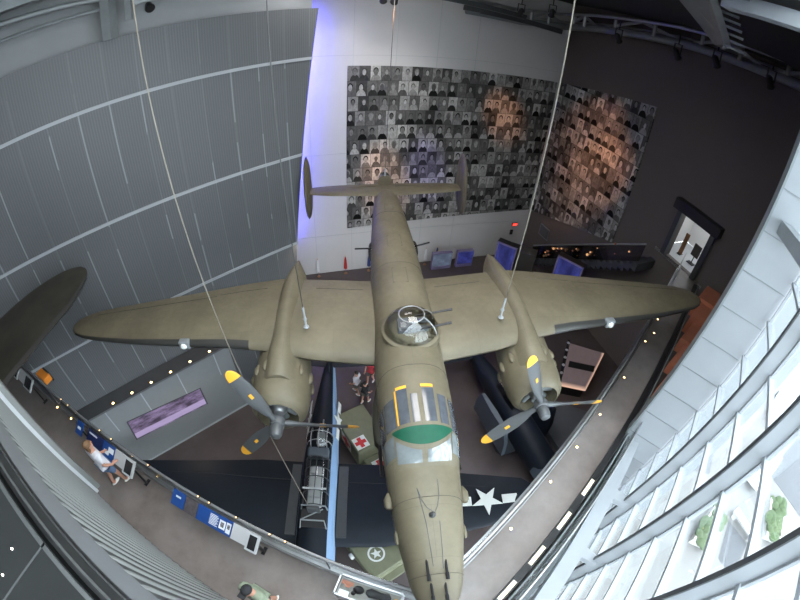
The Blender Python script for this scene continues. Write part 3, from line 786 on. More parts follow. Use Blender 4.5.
# tailplane, fins, tail turret
TS = [(0, 14.05, 15.45, .95, .10), (2.2, 14.25, 15.4, .97, .10), (3.0, 14.42, 15.3, .98, .09), (3.2, 14.55, 15.2, .98, .07)]
for sgn in (-1, 1):
    MB().loft([foil(sgn * x, a, b, z, t) for x, a, b, z, t in TS]).build('tailplane', 'olive', bomber, smooth=True)
    MB().tube([(sgn * .4, 14.95, 1.035), (sgn * 3.0, 14.98, 1.01)], .008, 5).build('elevator_gap', 'dark_olive', bomber)
    out = [(13.95, .55), (13.98, 1.3), (14.15, 1.9), (14.45, 2.33), (14.8, 2.5), (15.15, 2.42), (15.5, 2.1), (15.68, 1.6), (15.72, .9), (15.6, .3), (15.3, -.1), (14.9, -.22), (14.4, -.1), (14.08, .15)]
    c = Vector((0, 14.85, 1.1)); rings = []
    for dx, s in ((-.055, .90), (-.075, .82), (-.0, 1.), (.075, .82), (.055, .9)): pass
    for dx, s in ((-.085, .55), (-.07, .85), (-.03, .97), (0, 1.), (.03, .97), (.07, .85), (.085, .55)):
        rings.append([Vector((sgn * 3.22 + dx, c.y + (y - c.y) * s, c.z + (z - c.z) * s)) for y, z in out])
    MB().loft(rings).build('tail_fin', 'olive', bomber, smooth=True)
    MB().tube([(sgn * 3.22 - .08, 15.05, .1), (sgn * 3.22 - .08, 15.05, 2.1)], .01, 5).build('rudder_gap', 'dark_olive', bomber)
MB().lathe([(0, .27), (.25, .26), (.5, .2), (.62, .1)], (0, 15.35, 1.12), (0, 1, .1), 18).build('tail_turret', 'cockpit_glass', bomber, smooth=True)
MB().lathe([(0, .30), (.06, .30)], (0, 15.3, 1.1), (0, 1, .1), 18).build('turret_ring', 'olive', bomber, smooth=True)
MB().lathe([(0, .215), (.05, .2)], (0, 15.83, 1.17), (0, 1, .1), 18).build('turret_ring', 'olive', bomber, smooth=True)
for x in (-.1, .1): MB().tube([(x, 15.8, 1.12), (x, 16.4, 1.14)], .025).build('tail_gun', 'gun_metal', bomber)
# waist windows and guns
for sgn in (-1, 1):
    MB().ball((sgn * .70, 10.45, .5), (.12, .4, .3), 14, 8).build('waist_window', 'smoke_glass', bomber, smooth=True)
    MB().tube([(sgn * .66, 10.6, .55), (sgn * 1.25, 10.75 if sgn > 0 else 10.5, .62)], .03).build('waist_gun', 'gun_metal', bomber)
# top turret
TC = Vector((.06, 5.72, 1.22))
MB().lathe([(-.12, .66), (.06, .66), (.10, .60)], TC, (0, 0, 1), 36).build('turret_base', 'olive', bomber, smooth=True)
dome = [(.06, .60), (.18, .585), (.3, .53), (.42, .42), (.5, .28), (.545, .12), (.55, .01)]
MB().loft([[TC + V(r * math.cos(2 * PI * i / 36), r * math.sin(2 * PI * i / 36), t) for i in range(36)] for t, r in dome], cap=False).build('turret_dome', 'turret_glass', bomber, smooth=True)
m = MB()
for an in (-28, 28):
    d = Vector((math.cos(R(an)), math.sin(R(an)), 0))
    m.tube([TC + d * r + V(0, 0, t) for t, r in [(.06, .6), (.18, .585), (.3, .53), (.42, .42), (.5, .28)]], .014, 6)
m.tube([TC + V(.28 * math.cos(R(a)), .28 * math.sin(R(a)), .5) for a in range(-180, 181, 20)], .012, 6)
m.tube([TC + V(.6 * math.cos(R(a)), .6 * math.sin(R(a)), .07) for a in range(0, 361, 15)], .018, 6)
m.build('turret_frame', 'rail_metal', bomber, smooth=True)
MB().lathe([(0, .5), (.06, .5)], TC, (0, 0, 1), 24).box(TC + V(-.1, 0, .16), (.4, .35, .2)).box(TC + V(.12, .14, .2), (.5, .08, .1)).box(TC + V(.12, -.14, .2), (.5, .08, .1)).build('gunner_seat', 'slate', bomber)
for y, x in ((-.22, .85), (.24, .95)): MB().tube([TC + V(.1, y, .24), TC + V(x, y + .1, .30)], .026).tube([TC + V(x - .06, y + .09, .296), TC + V(x + .02, y + .1, .302)], .034).build('turret_gun', 'gun_metal', bomber)
# small roof hatches
for y0, y1, a, b in ((7.6, 8.3, 80, 100), (9.6, 10.3, 78, 102), (12.4, 12.9, 80, 100)):
    pts = [fus(y0, R(a), .002), fus(y0, R(b), .002), fus(y1, R(b), .002), fus(y1, R(a), .002), fus(y0, R(a), .002)]
    MB().tube(pts, .006, 4).build('hatch_outline', 'dark_olive', bomber)

# ================================================================== CABLES
BM = Matrix.Rotation(math.radians(-2.545), 3, 'Y') @ Matrix.Rotation(math.radians(-3.859), 3, 'X')
def bw(x, y, z): return BM @ Vector((x, y, z)) + Vector((BX, 0, 0))
def hang(p, top, label, mat='cable', r=.018, twist=True):
    t = empty('suspension_cable', (0, 0, 0), label, 'cable', 'cables holding up the aircraft')
    MB().tube([p, top], r, 6).build('wire', mat, t)
    d = (top - p).normalized()
    MB().tube([p, p + d * .35], r * 2.2, 8).build('turnbuckle', 'white_steel', t)
pl = bw(-2.37, 6.3, 1.24); hang(pl, V(pl.x - .31, pl.y - .05, TOP - .02), 'dark steel cable rising from the bomber wing on the left side of the photo', 'cable_dark', .012)
pr_ = bw(2.37, 6.3, 1.24); hang(pr_, V(pr_.x + .02, pr_.y, TOP - .02), 'pale steel cable rising from the bomber wing on the right side of the photo', 'cable', .012)
pt = bw(0, 15.2, 1.4); hang(pt, V(pt.x, pt.y, TOP - .02), 'thin dark cable rising from the bomber tail past the photo mural', 'cable_dark', .014)
hang(V(-2.9, 4.4, -6.6), V(-5.17, 6.71, TOP - .02), 'twisted steel cable running up past the bomber propeller from the navy aircraft below', 'cable', .013)

# ================================================================== THE NAVY AIRCRAFT BELOW
nv = empty('navy_aircraft', (-2.95, .6, -8.3), 'dark navy aircraft with a long glass canopy hanging below the bomber', 'aircraft', rot=(R(-1.5), 0, R(-3.)))
def ell_ring(y, hw, zt, zb, n=28, e=.85):
    zm = (zt + zb) / 2
    return [Vector((hw * math.copysign(abs(math.cos(2 * PI * i / n)) ** e, math.cos(2 * PI * i / n)), y, zm + (zt - zb) / 2 * math.copysign(abs(math.sin(2 * PI * i / n)) ** e, math.sin(2 * PI * i / n)))) for i in range(n)]
NF = [(.6, .66, 1.45, .05), (1.3, .70, 1.6, 0), (2.6, .70, 1.68, -.05), (4.0, .70, 1.7, -.1), (6.2, .68, 1.75, -.05), (7.6, .6, 1.72, .1), (9.2, .44, 1.6, .45), (10.8, .26, 1.5, .8), (11.8, .1, 1.45, 1.0)]
MB().loft([ell_ring(*q) for q in NF]).build('fuselage', 'navy', nv, smooth=True)
# lighter blue flank paint
for sgn in (-1, 1):
    m = MB(); rings = []
    for y, hw, zt, zb in NF[1:]:
        n = 28; rg = ell_ring(y, hw + .006, zt + .006, zb - .006, 56)
        idx = list(range(0, 9)) if sgn > 0 else list(range(24, 29))
        low = list(range(-7, 1)) if sgn > 0 else list(range(28, 36))
        seq = (low + idx[1:]) if sgn > 0 else (idx + low[1:])
        rings.append([rg[i % 56] for i in seq])
    m.loft(rings, cap=False, closed=False).build('flank_paint', 'sky_paint', nv, smooth=True)
    s = MB()
    c = Vector((sgn * .575, 7.9, 1.28)); wv = Vector((-sgn * .35, 0, .94)); uv_ = Vector((0, 1, 0)); nv_ = Vector((sgn * .94, -.0, .35))
    c = c + nv_ * .03
    star = [c + uv_ * (r_ * math.sin(q * PI / 5)) + wv * (r_ * math.cos(q * PI / 5)) for q in range(10) for r_ in [.42 if q % 2 == 0 else .17]]
    s.slab(star, nv_ * .02)
    for s2 in (-1, 1): s.slab([c + uv_ * (s2 * .4) + wv * .13, c + uv_ * (s2 * .9) + wv * .13, c + uv_ * (s2 * .9) - wv * .13, c + uv_ * (s2 * .4) - wv * .13], nv_ * .02)
    s.build('insignia', 'insignia', nv)
# wings with star and bar
NWS = [(.0, 2.6, 6.15, .78, .14), (2.4, 2.65, 6.1, .82, .14), (4.0, 2.85, 5.8, 1.0, .12), (6.5, 3.2, 5.3, 1.25, .11), (7.8, 3.45, 5.0, 1.38, .10), (8.25, 3.8, 4.6, 1.42, .08)]
for sgn in (-1, 1):
    w = MB().loft([foil(sgn * x, a, b, z, t) for x, a, b, z, t in NWS]).build('wing', 'navy', nv, smooth=True)
    m = MB(); c = Vector((sgn * 6.25, 4.15, 1.425)); star = []
    for q in range(10):
        r_ = .62 if q % 2 == 0 else .24
        star.append(c + V(r_ * math.sin(q * PI / 5 + PI), r_ * math.cos(q * PI / 5 + PI), 0))
    m.slab(star, V(0, 0, .03))
    for s2 in (-1, 1): m.slab([c + V(s2 * .60, .18, 0), c + V(s2 * 1.2, .18, 0), c + V(s2 * 1.2, -.18, 0), c + V(s2 * .60, -.18, 0)], V(0, 0, .03))
    if sgn > 0: m.build('insignia', 'insignia', w)
    m = MB().slab([(sgn * .74, 2.9, 1.06), (sgn * 1.1, 2.9, 1.07), (sgn * 1.1, 5.9, 0.93), (sgn * .74, 5.9, 0.92)], V(0, 0, .09))
    m.build('wing_walk', 'dark_steel', w)
    MB().tube([(sgn * 1.1, 5.2, 1.03), (sgn * 4., 5.1, 1.14), (sgn * 7.6, 4.6, 1.42)], .01, 5).build('flap_gap', 'black_metal', w)
    MB().loft([foil(sgn * x, a, b, z, t) for x, a, b, z, t in [(0, 10.7, 11.9, 1.4, .1), (2.2, 10.9, 11.8, 1.42, .1), (2.9, 11.2, 11.6, 1.43, .08)]]).build('tailplane', 'navy', nv, smooth=True)
MB().loft([[Vector((dx * s, 11.2 + (y - 11.2) * s, 2.3 + (z - 2.3) * s)) for y, z in ((10.2, 1.4), (10.9, 2.9), (11.4, 3.2), (12.1, 3.0), (12.3, 2.0), (12.1, 1.2))] for dx, s in ((-.06, .9), (0, 1), (.06, .9))]).build('tail_fin', 'navy', nv, smooth=True)
# cowl, propeller, canopy, turret
MB().lathe([(0, .5), (-.02, .62), (.12, .74), (.7, .78), (1.2, .76)], (0, -.3, .8), (0, 1, 0), 28).build('cowling', 'navy_light', nv, smooth=True)
h = MB().lathe([(-.3, .05), (-.2, .12), (.1, .15)], (0, -.5, .8), (0, 1, 0), 16).build('propeller_hub', 'prop_grey', nv, smooth=True)
for q in range(3):
    a = R(30 + 120 * q)
    MB().loft([[Vector((math.cos(a) * r + w * c * -math.sin(a), -.6 + .02 * s, .8 + math.sin(a) * r + w * c * math.cos(a))) for c, s in ((1, 0), (.5, 1), (-.5, 1), (-1, 0), (-.5, -1), (.5, -1))] for r, w in ((.1, .07), (.6, .14), (1.4, .15), (1.95, .06))]).build('propeller_blade', 'prop_grey', h, smooth=True)
# open dark cockpit well, then canopy frames
MB().slab([(-.45, 3.05, 1.70), (.45, 3.05, 1.70), (.45, 3.75, 1.72), (-.45, 3.75, 1.72)], V(0, 0, .04)).build('cockpit_well', 'black_metal', nv)
MB().tube([(-.46, 3.02, 1.72), (-.4, 3.2, 2.1), (.4, 3.2, 2.1), (.46, 3.02, 1.72)], .03).tube([(-.46, 3.75, 1.72), (-.42, 3.75, 2.1), (.42, 3.75, 2.1), (.46, 3.75, 1.72)], .03).tube([(-.4, 3.2, 2.1), (.3, 3.75, 1.78)], .025).build('windscreen_frame', 'grey_steel', nv, smooth=True)
MB().box((0, 3.65, 1.95), (.45, .12, .5)).build('pilot_seat', 'dark_steel', nv, bevel=.04)
def can(y, w, h): return [Vector((w * math.cos(t), y, 1.66 + h * math.sin(t))) for t in [PI * i / 16 for i in range(17)]]
MB().loft([can(3.8, .45, .5), can(4.6, .46, .52), can(5.4, .46, .5), can(5.75, .45, .46)], cap=False, closed=False).build('canopy', 'turret_glass', nv, smooth=True)
m = MB()
for y in (3.8, 4.35, 4.9, 5.3, 5.75): m.tube(can(y, .462, .52 if 4 < y < 5 else .5), .022, 6)
for t in (30, 60, 90, 120, 150): m.tube([(.463 * math.cos(R(t)), y, 1.66 + .515 * math.sin(R(t))) for y in (3.8, 4.6, 5.75)], .014, 6)
m.build('canopy_frame', 'dark_steel', nv, smooth=True)
MB().box((0, 4.6, 1.85), (.5, 1.6, .2)).box((0, 4.25, 2.0), (.42, .3, .22)).box((0, 5.2, 1.98), (.4, .3, .2)).build('cockpit_fittings', 'pale_panel', nv, bevel=.03)
MB().slab([(-.42, 4.35, 2.19), (.42, 4.35, 2.19), (.42, 4.42, 2.19), (-.42, 4.42, 2.19)], V(0, 0, .01)).build('canopy_blind', 'print_grey', nv)
MB().box((0, 5.98, 1.9), (.8, .42, .36)).build('turret_fairing', 'navy_light', nv, bevel=.08)
tb = MB().ball((0, 6.62, 1.85), .52, 20, 14).build('ball_turret', 'turret_glass', nv, smooth=True)
m = MB()
for x in (-.3, 0, .3): m.tube([(x, 6.62 + math.sqrt(.53**2 - x * x) * math.cos(a), 1.85 + math.sqrt(.53**2 - x * x) * math.sin(a)) for a in [PI * q / 12 for q in range(13)]], .018, 6)
for y in (-.25, .12): m.tube([(math.sqrt(.53**2 - y * y) * math.cos(a), 6.62 + y, 1.85 + math.sqrt(.53**2 - y * y) * math.sin(a)) for a in [PI * q / 12 for q in range(13)]], .018, 6)
m.build('turret_frame', 'rail_metal', tb, smooth=True)
MB().box((.05, 6.6, 1.9), (.3, .5, .3)).tube([(.1, 6.4, 2.0), (.1, 7.4, 2.1)], .03).build('gunner_seat', 'grey_steel', tb)

# ---- dark navy fighter parked on the ground floor, lower right
fg = empty('parked_fighter', (5.95, 9.9, -10), 'dark navy aircraft standing on the floor between bomber nose and right engine', 'aircraft', rot=(0, 0, R(16)))
FF = [(-4.2, .55, 1.95, .8), (-3.6, .66, 2.15, .65), (-2, .68, 2.2, .6), (0, .62, 2.25, .7), (2.2, .42, 2.0, .95), (4.2, .16, 1.75, 1.2)]
MB().loft([ell_ring(*q) for q in FF]).build('fuselage', 'navy', fg, smooth=True)
for sgn in (-1, 1):
    MB().loft([foil(sgn * x, a, b, z, t) for x, a, b, z, t in [(0, -2.4, .2, .95, .14), (1.25, -2.3, .1, .72, .14)]]).build('wing_stub', 'navy', fg, smooth=True)
    MB().loft([[Vector((sgn * (1.22 + .1 * (z - 1)) + dx, y, z)) for dx, y in ((-.1, y0), (.1, y0), (.13, (y0 + y1) / 2), (.08, y1), (-.08, y1), (-.13, (y0 + y1) / 2))] for y0, y1, z in ((-2.3, .6, .8), (-2.2, .5, 1.8), (-1.9, .2, 2.6))]).build('folded_wing', 'navy_light' if sgn < 0 else 'navy', fg, smooth=True)
    MB().tube([(sgn * .9, -1.5, .8), (sgn * .9, -1.7, .35)], .07).lathe([(-.1, .3), (0, .36), (.1, .3)], (sgn * .95, -1.7, .36), (1, 0, 0), 20).build('landing_gear', 'rubber', fg, smooth=True)
    MB().loft([foil(sgn * x, a, b, z, t) for x, a, b, z, t in [(0, 2.9, 4.0, 1.6, .1), (2.0, 3.1, 3.9, 1.65, .1)]]).build('tailplane', 'navy', fg, smooth=True)
MB().loft([can(-.9, .34, .4), can(-.2, .36, .55), can(.7, .3, .3)], cap=False, closed=False).build('canopy', 'smoke_glass', fg, smooth=True).location = (0, 0, .45)
MB().loft([[Vector((dx, y, z)) for y, z in ((3.0, 1.7), (3.6, 2.9), (4.2, 2.9), (4.5, 1.6))] for dx in (-.05, .05)]).build('tail_fin', 'navy', fg)
MB().lathe([(0, .5), (.1, .64), (.8, .68)], (0, -4.5, 1.35), (0, 1, 0), 24).build('cowling', 'navy_light', fg, smooth=True)
# slate plinth and dark stage to the right
st = MB().prism([(7.9, 9.9), (9.2, 10.5), (11.1, 9.4), (8.8, 6.8)], -10, -9.6).build('display_plinth', 'slate', None, bevel=.03)
tag(st, 'low slate grey plinth on the floor under the right-hand propeller', 'plinth')

# ---- olive wing entering from the left edge
ow = empty('olive_aircraft', (-12.3, 1.8, 1.0), 'dark olive aircraft whose rounded wing tip enters at the left edge', 'aircraft', rot=(0, 0, 0))
tip = Vector((2.6, 6.15)); 
def owp(t, w):      # t from the root (0) to the tip (1); w across the chord, -1 leading edge .. 1 trailing edge
    c = Vector((.15, -.2)).lerp(Vector((2.65, 6.45)), t)
    hw = 1.62 - .42 * t if t < .62 else (1.36 - .44 * (t - .62)) * math.sqrt(max(0., 1 - ((t - .62) / .385) ** 2.2))
    n = Vector((.937, -.35)).normalized()
    return c - n * (hw * w) + Vector((-.2, 0)) * 0
rings = []
for t in [0, .15, .3, .45, .6, .7, .78, .85, .9, .94, .97, .99, 1.0]:
    up, lw = [], []
    for k in range(11):
        w = -math.cos(PI * k / 10); p = owp(t, w); th = .16 * (1 - .6 * t) * (1 - w * w) ** .5 * (1 if t < .95 else .5)
        up.append(Vector((p.x, p.y, th + .05 * t))); lw.append(Vector((p.x, p.y, -th * .7 + .05 * t)))
    rings.append(up + lw[-2:0:-1])
MB().loft(rings).build('wing', 'dark_olive', ow, smooth=True)
m = MB(); rr = []
for t in [.05, .3, .6, .8, .9, .96]:
    p = owp(t, -1.0); q = owp(t, -.93); rr.append([Vector((p.x + .03, p.y - .012, .05 * t + .03)), Vector((q.x, q.y, .12 + .05 * t - .05 * t)), Vector((q.x, q.y, -.06))])
m.loft(rr).build('leading_edge_boot', 'boot', ow, smooth=True)
MB().loft([[Vector((-.9 + x * hw, -.6 + t, z * hw)) for x, z in [(math.cos(2 * PI * i / 20), math.sin(2 * PI * i / 20)) for i in range(20)]] for t, hw in ((-3.2, .35), (-2, .6), (0, .65), (1.6, .5), (3, .3))]).build('fuselage', 'dark_olive', ow, smooth=True)

# ================================================================== GROUND FLOOR VEHICLES
am = empty('army_ambulance', (-.78, 8.3, -10), 'olive army ambulance with red crosses parked below the bomber', 'ambulance', rot=(0, 0, R(28)))
am.scale = (.74, .74, .74)
MB().box((0, .7, 1.45), (2.0, 3.0, 1.7)).build('body', 'army', am, bevel=.12)
MB().box((0, .7, 2.32), (1.9, 2.9, .06)).build('roof', 'army', am, bevel=.02)
MB().box((0, -1.5, .95), (1.5, 1.5, .75)).build('bonnet', 'army', am, bevel=.12)
MB().box((0, -.72, 1.85), (1.75, .06, .55)).build('windscreen', 'smoke_glass', am)
for x, y in ((-.85, -1.5), (.85, -1.5), (-.85, 1.3), (.85, 1.3)):
    MB().lathe([(-.13, .3), (-.1, .42), (.1, .42), (.13, .3)], (x, y, .42), (1, 0, 0), 20).build('wheel', 'rubber', am, smooth=True)
    MB().box((x, y, .92), (.4, 1.0, .08)).build('mudguard', 'army', am, bevel=.03)
def cross(c, u, w, n, s, parent):
    c, u, w, n = Vector(c), Vector(u), Vector(w), Vector(n)
    p = MB().slab([c - u * s - w * s, c + u * s - w * s, c + u * s + w * s, c - u * s + w * s], n * .012).build('white_square', 'insignia', parent)
    a = s * .3
    MB().slab([c - u * a - w * s * .85, c + u * a - w * s * .85, c + u * a + w * s * .85, c - u * a + w * s * .85], n * .02).slab([c - u * s * .85 - w * a, c + u * s * .85 - w * a, c + u * s * .85 + w * a, c - u * s * .85 + w * a], n * .021).build('red_cross', 'red', p)
cross((-1.0, .7, 1.5), (0, 1, 0), (0, 0, 1), (-1, 0, 0), .55, am); cross((1.0, .7, 1.5), (0, 1, 0), (0, 0, 1), (1, 0, 0), .55, am)
cross((-.5, -.2, 2.35), (1, 0, 0), (0, 1, 0), (0, 0, 1), .4, am); cross((0, -1.6, 1.33), (1, 0, 0), (0, 1, 0), (0, 0, 1), .4, am)

tr = empty('army_truck', (.2, 3.6, -10), 'olive army vehicle with a white star roundel below the navy wing', 'truck', rot=(0, 0, R(-58)))
MB().box((0, -.9, 1.25), (1.7, 1.6, .9)).build('bonnet', 'army', tr, bevel=.12)
MB().box((0, 1.2, 1.15), (2.0, 2.6, .9)).build('body', 'army', tr, bevel=.06)
MB().box((0, 1.2, 1.62), (1.8, 2.4, .06)).build('cargo_bed', 'army', tr)
MB().box((0, .05, 1.9), (1.8, .08, .6)).build('windscreen_frame', 'army', tr)
for x in (-.92, .92): MB().box((x, -.95, 1.2), (.45, 1.6, .12)).build('mudguard', 'army', tr, bevel=.04)
for x, y in ((-.9, -1.), (.9, -1.), (-.9, 1.6), (.9, 1.6)):
    MB().lathe([(-.14, .32), (-.1, .45), (.1, .45), (.14, .32)], (x, y, .45), (1, 0, 0), 20).build('wheel', 'rubber', tr, smooth=True)
for x in (-.5, .5): MB().lathe([(0, .12), (.1, .14), (.14, .1)], (x, -1.72, 1.3), (0, -1, 0), 14).build('headlamp', 'white_enamel', tr, smooth=True)
m = MB(); c = Vector((0, -1.0, 1.706)); star = []
for q in range(10):
    r_ = .22 if q % 2 == 0 else .09
    star.append(c + V(r_ * math.sin(q * PI / 5), r_ * math.cos(q * PI / 5), 0))
m.slab(star, V(0, 0, .01))
for q in range(24):
    a, b2 = 2 * PI * q / 24, 2 * PI * (q + 1) / 24
    m.slab([c + V(.26 * math.cos(a), .26 * math.sin(a), 0), c + V(.33 * math.cos(a), .33 * math.sin(a), 0), c + V(.33 * math.cos(b2), .33 * math.sin(b2), 0), c + V(.26 * math.cos(b2), .26 * math.sin(b2), 0)], V(0, 0, .01))
m.build('star_roundel', 'insignia', tr)

# ================================================================== WALKWAY DISPLAYS
LROT = math.atan2(-LDIR.y, -LDIR.x)         # local x runs along the railing towards the nose, local y points over the railing
def display(t0, label, pieces, name='reading_rail', xs_=1.):
    """pieces: (x0, x1, material, list of prints, legs, depth)"""
    o = empty(name, onL(t0, WZ, .30), label, 'information panel', 'information panels along the left walkway', rot=(0, 0, LROT))
    tilt = R(34); pieces = [(a * xs_, b_ * xs_, *q_) for a, b_, *q_ in pieces]
    def pt(x, v, up=0.): return Vector((x, -.17 + v * math.cos(tilt) - up * math.sin(tilt), .80 + v * math.sin(tilt) + up * math.cos(tilt)))
    for x0, x1, mt, prints, kind in pieces:
        if kind == 'panel':
            p = MB().slab([pt(x0, 0), pt(x1, 0), pt(x1, .38), pt(x0, .38)], pt(0, 0, .03) - pt(0, 0)).build('graphic_panel', mt, o)
            for a, b, v0, v1, pm, nm in prints:
                MB().slab([pt(x0 + (x1 - x0) * a, v0 * .75, .032), pt(x0 + (x1 - x0) * b, v0 * .75, .032), pt(x0 + (x1 - x0) * b, v1 * .75, .032), pt(x0 + (x1 - x0) * a, v1 * .75, .032)], pt(0, 0, .004) - pt(0, 0)).build(nm, pm, p)
        else:
            p = MB().slab([pt(x0, -.06), pt(x1, -.06), pt(x1, .38), pt(x0, .38)], pt(0, 0, .06) - pt(0, 0)).build('touch_screen_housing', 'print_grey', o)
            MB().slab([pt(x0 + .05, -.01, .062), pt(x1 - .05, -.01, .062), pt(x1 - .05, .33, .062), pt(x0 + .05, .33, .062)], pt(0, 0, .004) - pt(0, 0)).build('touch_screen', 'tablet', p)
    xs = sorted({round(p[0], 2) for p in pieces} | {round(p[1], 2) for p in pieces})
    for x in (xs[0] + .12, xs[-1] - .12):
        MB().box((x, -.02, .44), (.05, .05, .88)).box((x, .0, .015), (.08, .2, .03)).build('leg', 'black_metal', o)
    return o
def lines(a, b, v0, v1, n): return [(a, b - .05 * (k % 2), v0 + (v1 - v0) * k / n, v0 + (v1 - v0) * (k + .45) / n, 'print_white', 'text_line') for k in range(n)]
display(5.72, 'long blue information panel with photos and a screen, nearest the bomber nose', [
    (0, .42, 'blue_panel', [(.3, .7, .30, .36, 'print_white', 'heading')], 'panel'),
    (.44, .84, 'print_photo', [], 'panel'),
    (.86, 1.22, 'blue_panel', [], 'panel'),
    (1.22, 1.9, 'blue_panel', lines(.04, .42, .10, .46, 8) + [(.48, .74, .12, .40, 'print_white', 'picture'), (.78, .97, .08, .42, 'print_white', 'picture'), (.53, .68, .18, .34, 'print_photo', 'picture'), (.82, .93, .22, .36, 'print_photo', 'picture')], 'panel'),
    (1.92, 2.35, 'pale_panel', [], 'panel'), (2.36, 2.68, 'print_grey', [], 'screen')], xs_=.86)
display(9.5, 'blue information panel and screen beside the person in the white shirt', [
    (0, .3, 'blue_panel', [(.25, .75, .2, .3, 'print_white', 'heading')], 'panel'),
    (.55, 1.25, 'navy_panel', [(.1, .6, .36, .42, 'print_white', 'heading')], 'panel'),
    (1.25, 1.72, 'blue_panel', [(.15, .6, .10, .24, 'print_white', 'picture'), (.5, .95, .22, .4, 'print_white', 'picture')], 'panel'),
    (1.74, 2.14, 'pale_panel', [], 'panel'), (2.15, 2.5, 'print_grey', [], 'screen')])
display(13.9, 'grey information panel with two dark screens at the far end of the left walkway', [
    (0, .5, 'print_grey', [], 'screen'), (.52, 1.05, 'pale_panel', [], 'panel'), (1.06, 1.6, 'print_grey', [], 'screen')])
ob = empty('orange_box', onL(12.45, WZ, -.22), 'small orange box fixed outside the far left railing', 'box', rot=(0, 0, LROT))
ob.location.z = WZ + .6
MB().box((0, 0, .12), (.62, .3, .24)).build('housing', 'orange', ob, bevel=.03)
MB().box((0, .16, .06), (.4, .06, .4)).build('bracket', 'black_metal', ob)
# small warm glowing dots along the left railing
for k, t in enumerate((2.9, 3.25, 4.05, 4.75, 5.05, 6.6, 8.0, 8.5, 10.1, 10.5)):
    o = empty('rail_light', onL(t, WZ + 1.083, .06), 'tiny warm light on the left walkway railing, %s from the bomber nose' % ORD[k], 'light', 'warm lights on the left railing')
    MB().ball((0, 0, .05), .018, 8, 6).build('bulb', 'warm_bulb', o); MB().lathe([(.005, .03), (.035, .02)], (0, 0, 0), (0, 0, 1), 8).build('socket', 'black_metal', o)

# glass display case below the nose
dc = empty('display_case', onL(1.03, WZ, .40), 'glass display case of dark flight gear beneath the bomber nose', 'display case', rot=(0, 0, LROT + R(1)))
L_, W_ = 1.25, .42
MB().box((0, 0, .36), (L_, W_, .72)).build('cabinet', 'print_grey', dc, bevel=.01)
MB().box((0, 0, .735), (L_ - .06, W_ - .06, .03)).build('liner', 'linen', dc)
m = MB()
for x in (-L_ / 2, L_ / 2):
    for y in (-W_ / 2, W_ / 2): m.box((x, y, .86), (.03, .03, .28))
for y in (-W_ / 2, W_ / 2): m.box((0, y, 1.0), (L_ + .03, .03, .03))
for x in (-L_ / 2, L_ / 2): m.box((x, 0, 1.0), (.03, W_ + .03, .03))
m.build('case_frame', 'rail_metal', dc)
MB().box((0, 0, 1.01), (L_, W_, .008)).build('glass_top', 'case_glass', dc)
def item(nm, mb, mt, lab, cat):
    o = mb.build(nm, mt, None, smooth=True); o.location.z += .004; o.location = dc.location + Matrix.Rotation(LROT + R(1), 3, 'Z') @ o.location; o.rotation_euler.z = LROT + R(1)
    tag(o, lab, cat)
    return o
item('flight_jacket', MB().loft([[Vector((x, .05 + w * math.cos(2 * PI * i / 12), .80 + h * math.sin(2 * PI * i / 12))) for i in range(12)] for x, w, h in ((-.08, .04, .03), (0, .10, .05), (.2, .08, .05), (.36, .10, .05), (.42, .03, .03))]), 'shirt_black', 'dark folded flight jacket inside the glass case below the nose', 'jacket')
item('flying_helmet', MB().ball((-.22, .03, .83), (.11, .09, .08)).ball((-.3, -.06, .8), (.05, .05, .05)), 'shirt_black', 'dark leather flying helmet inside the glass case', 'helmet')
item('leather_holster', MB().box((-.47, .10, .775), (.24, .08, .05)).box((-.45, .05, .775), (.1, .07, .05)), 'copper', 'brown leather holster inside the glass case', 'holster')
item('document_sheet', MB().box((-.48, -.12, .755), (.2, .12, .006)), 'print_white', 'white paper card inside the glass case', 'card')
item('paper_label', MB().box((.16, -.15, .755), (.14, .08, .006)), 'print_white', 'small white label near the middle of the glass case', 'label card')
item('binoculars', MB().lathe([(0, .03), (.12, .045), (.16, .045)], (.38, -.155, .8), (1, .1, 0), 12).lathe([(0, .03), (.12, .045), (.16, .045)], (.385, -.095, .8), (1, .1, 0), 12).box((.44, -.12, .8), (.05, .07, .03)), 'gun_metal', 'dark binoculars at the right end of the glass case', 'binoculars')
item('gold_badge', MB().lathe([(0, .04), (.01, .04)], (.52, .06, .76), (0, 0, 1), 16), 'yellow', 'round gold badge at the right end of the glass case', 'badge')

# ================================================================== PEOPLE
def skin_mesh(name, joints, edges, mat, parent, sub=2):
    me = bpy.data.meshes.new(name)
    ks = list(joints); me.from_pydata([joints[k][:3] for k in ks], [(ks.index(a), ks.index(b2)) for a, b2 in edges], [])
    o = bpy.data.objects.new(name, me); COL.objects.link(o)
    md = o.modifiers.new('Skin', 'SKIN'); md.use_smooth_shade = True
    lay = me.skin_vertices[0].data
    for i, k in enumerate(ks):
        r = joints[k][3]; lay[i].radius = r if isinstance(r, tuple) else (r, r)
        lay[i].use_root = (i == 0)
    s = o.modifiers.new('Sub', 'SUBSURF'); s.levels = sub; s.render_levels = sub
    dg = bpy.context.evaluated_depsgraph_get(); dg.update()
    nm = bpy.data.meshes.new_from_object(o.evaluated_get(dg)); nm.name = name
    bpy.data.objects.remove(o)
    nm.materials.clear(); nm.materials.append(MATS[mat])
    nm.polygons.foreach_set('use_smooth', [True] * len(nm.polygons))
    r = bpy.data.objects.new(name, nm); COL.objects.link(r); r.parent = parent
    return r
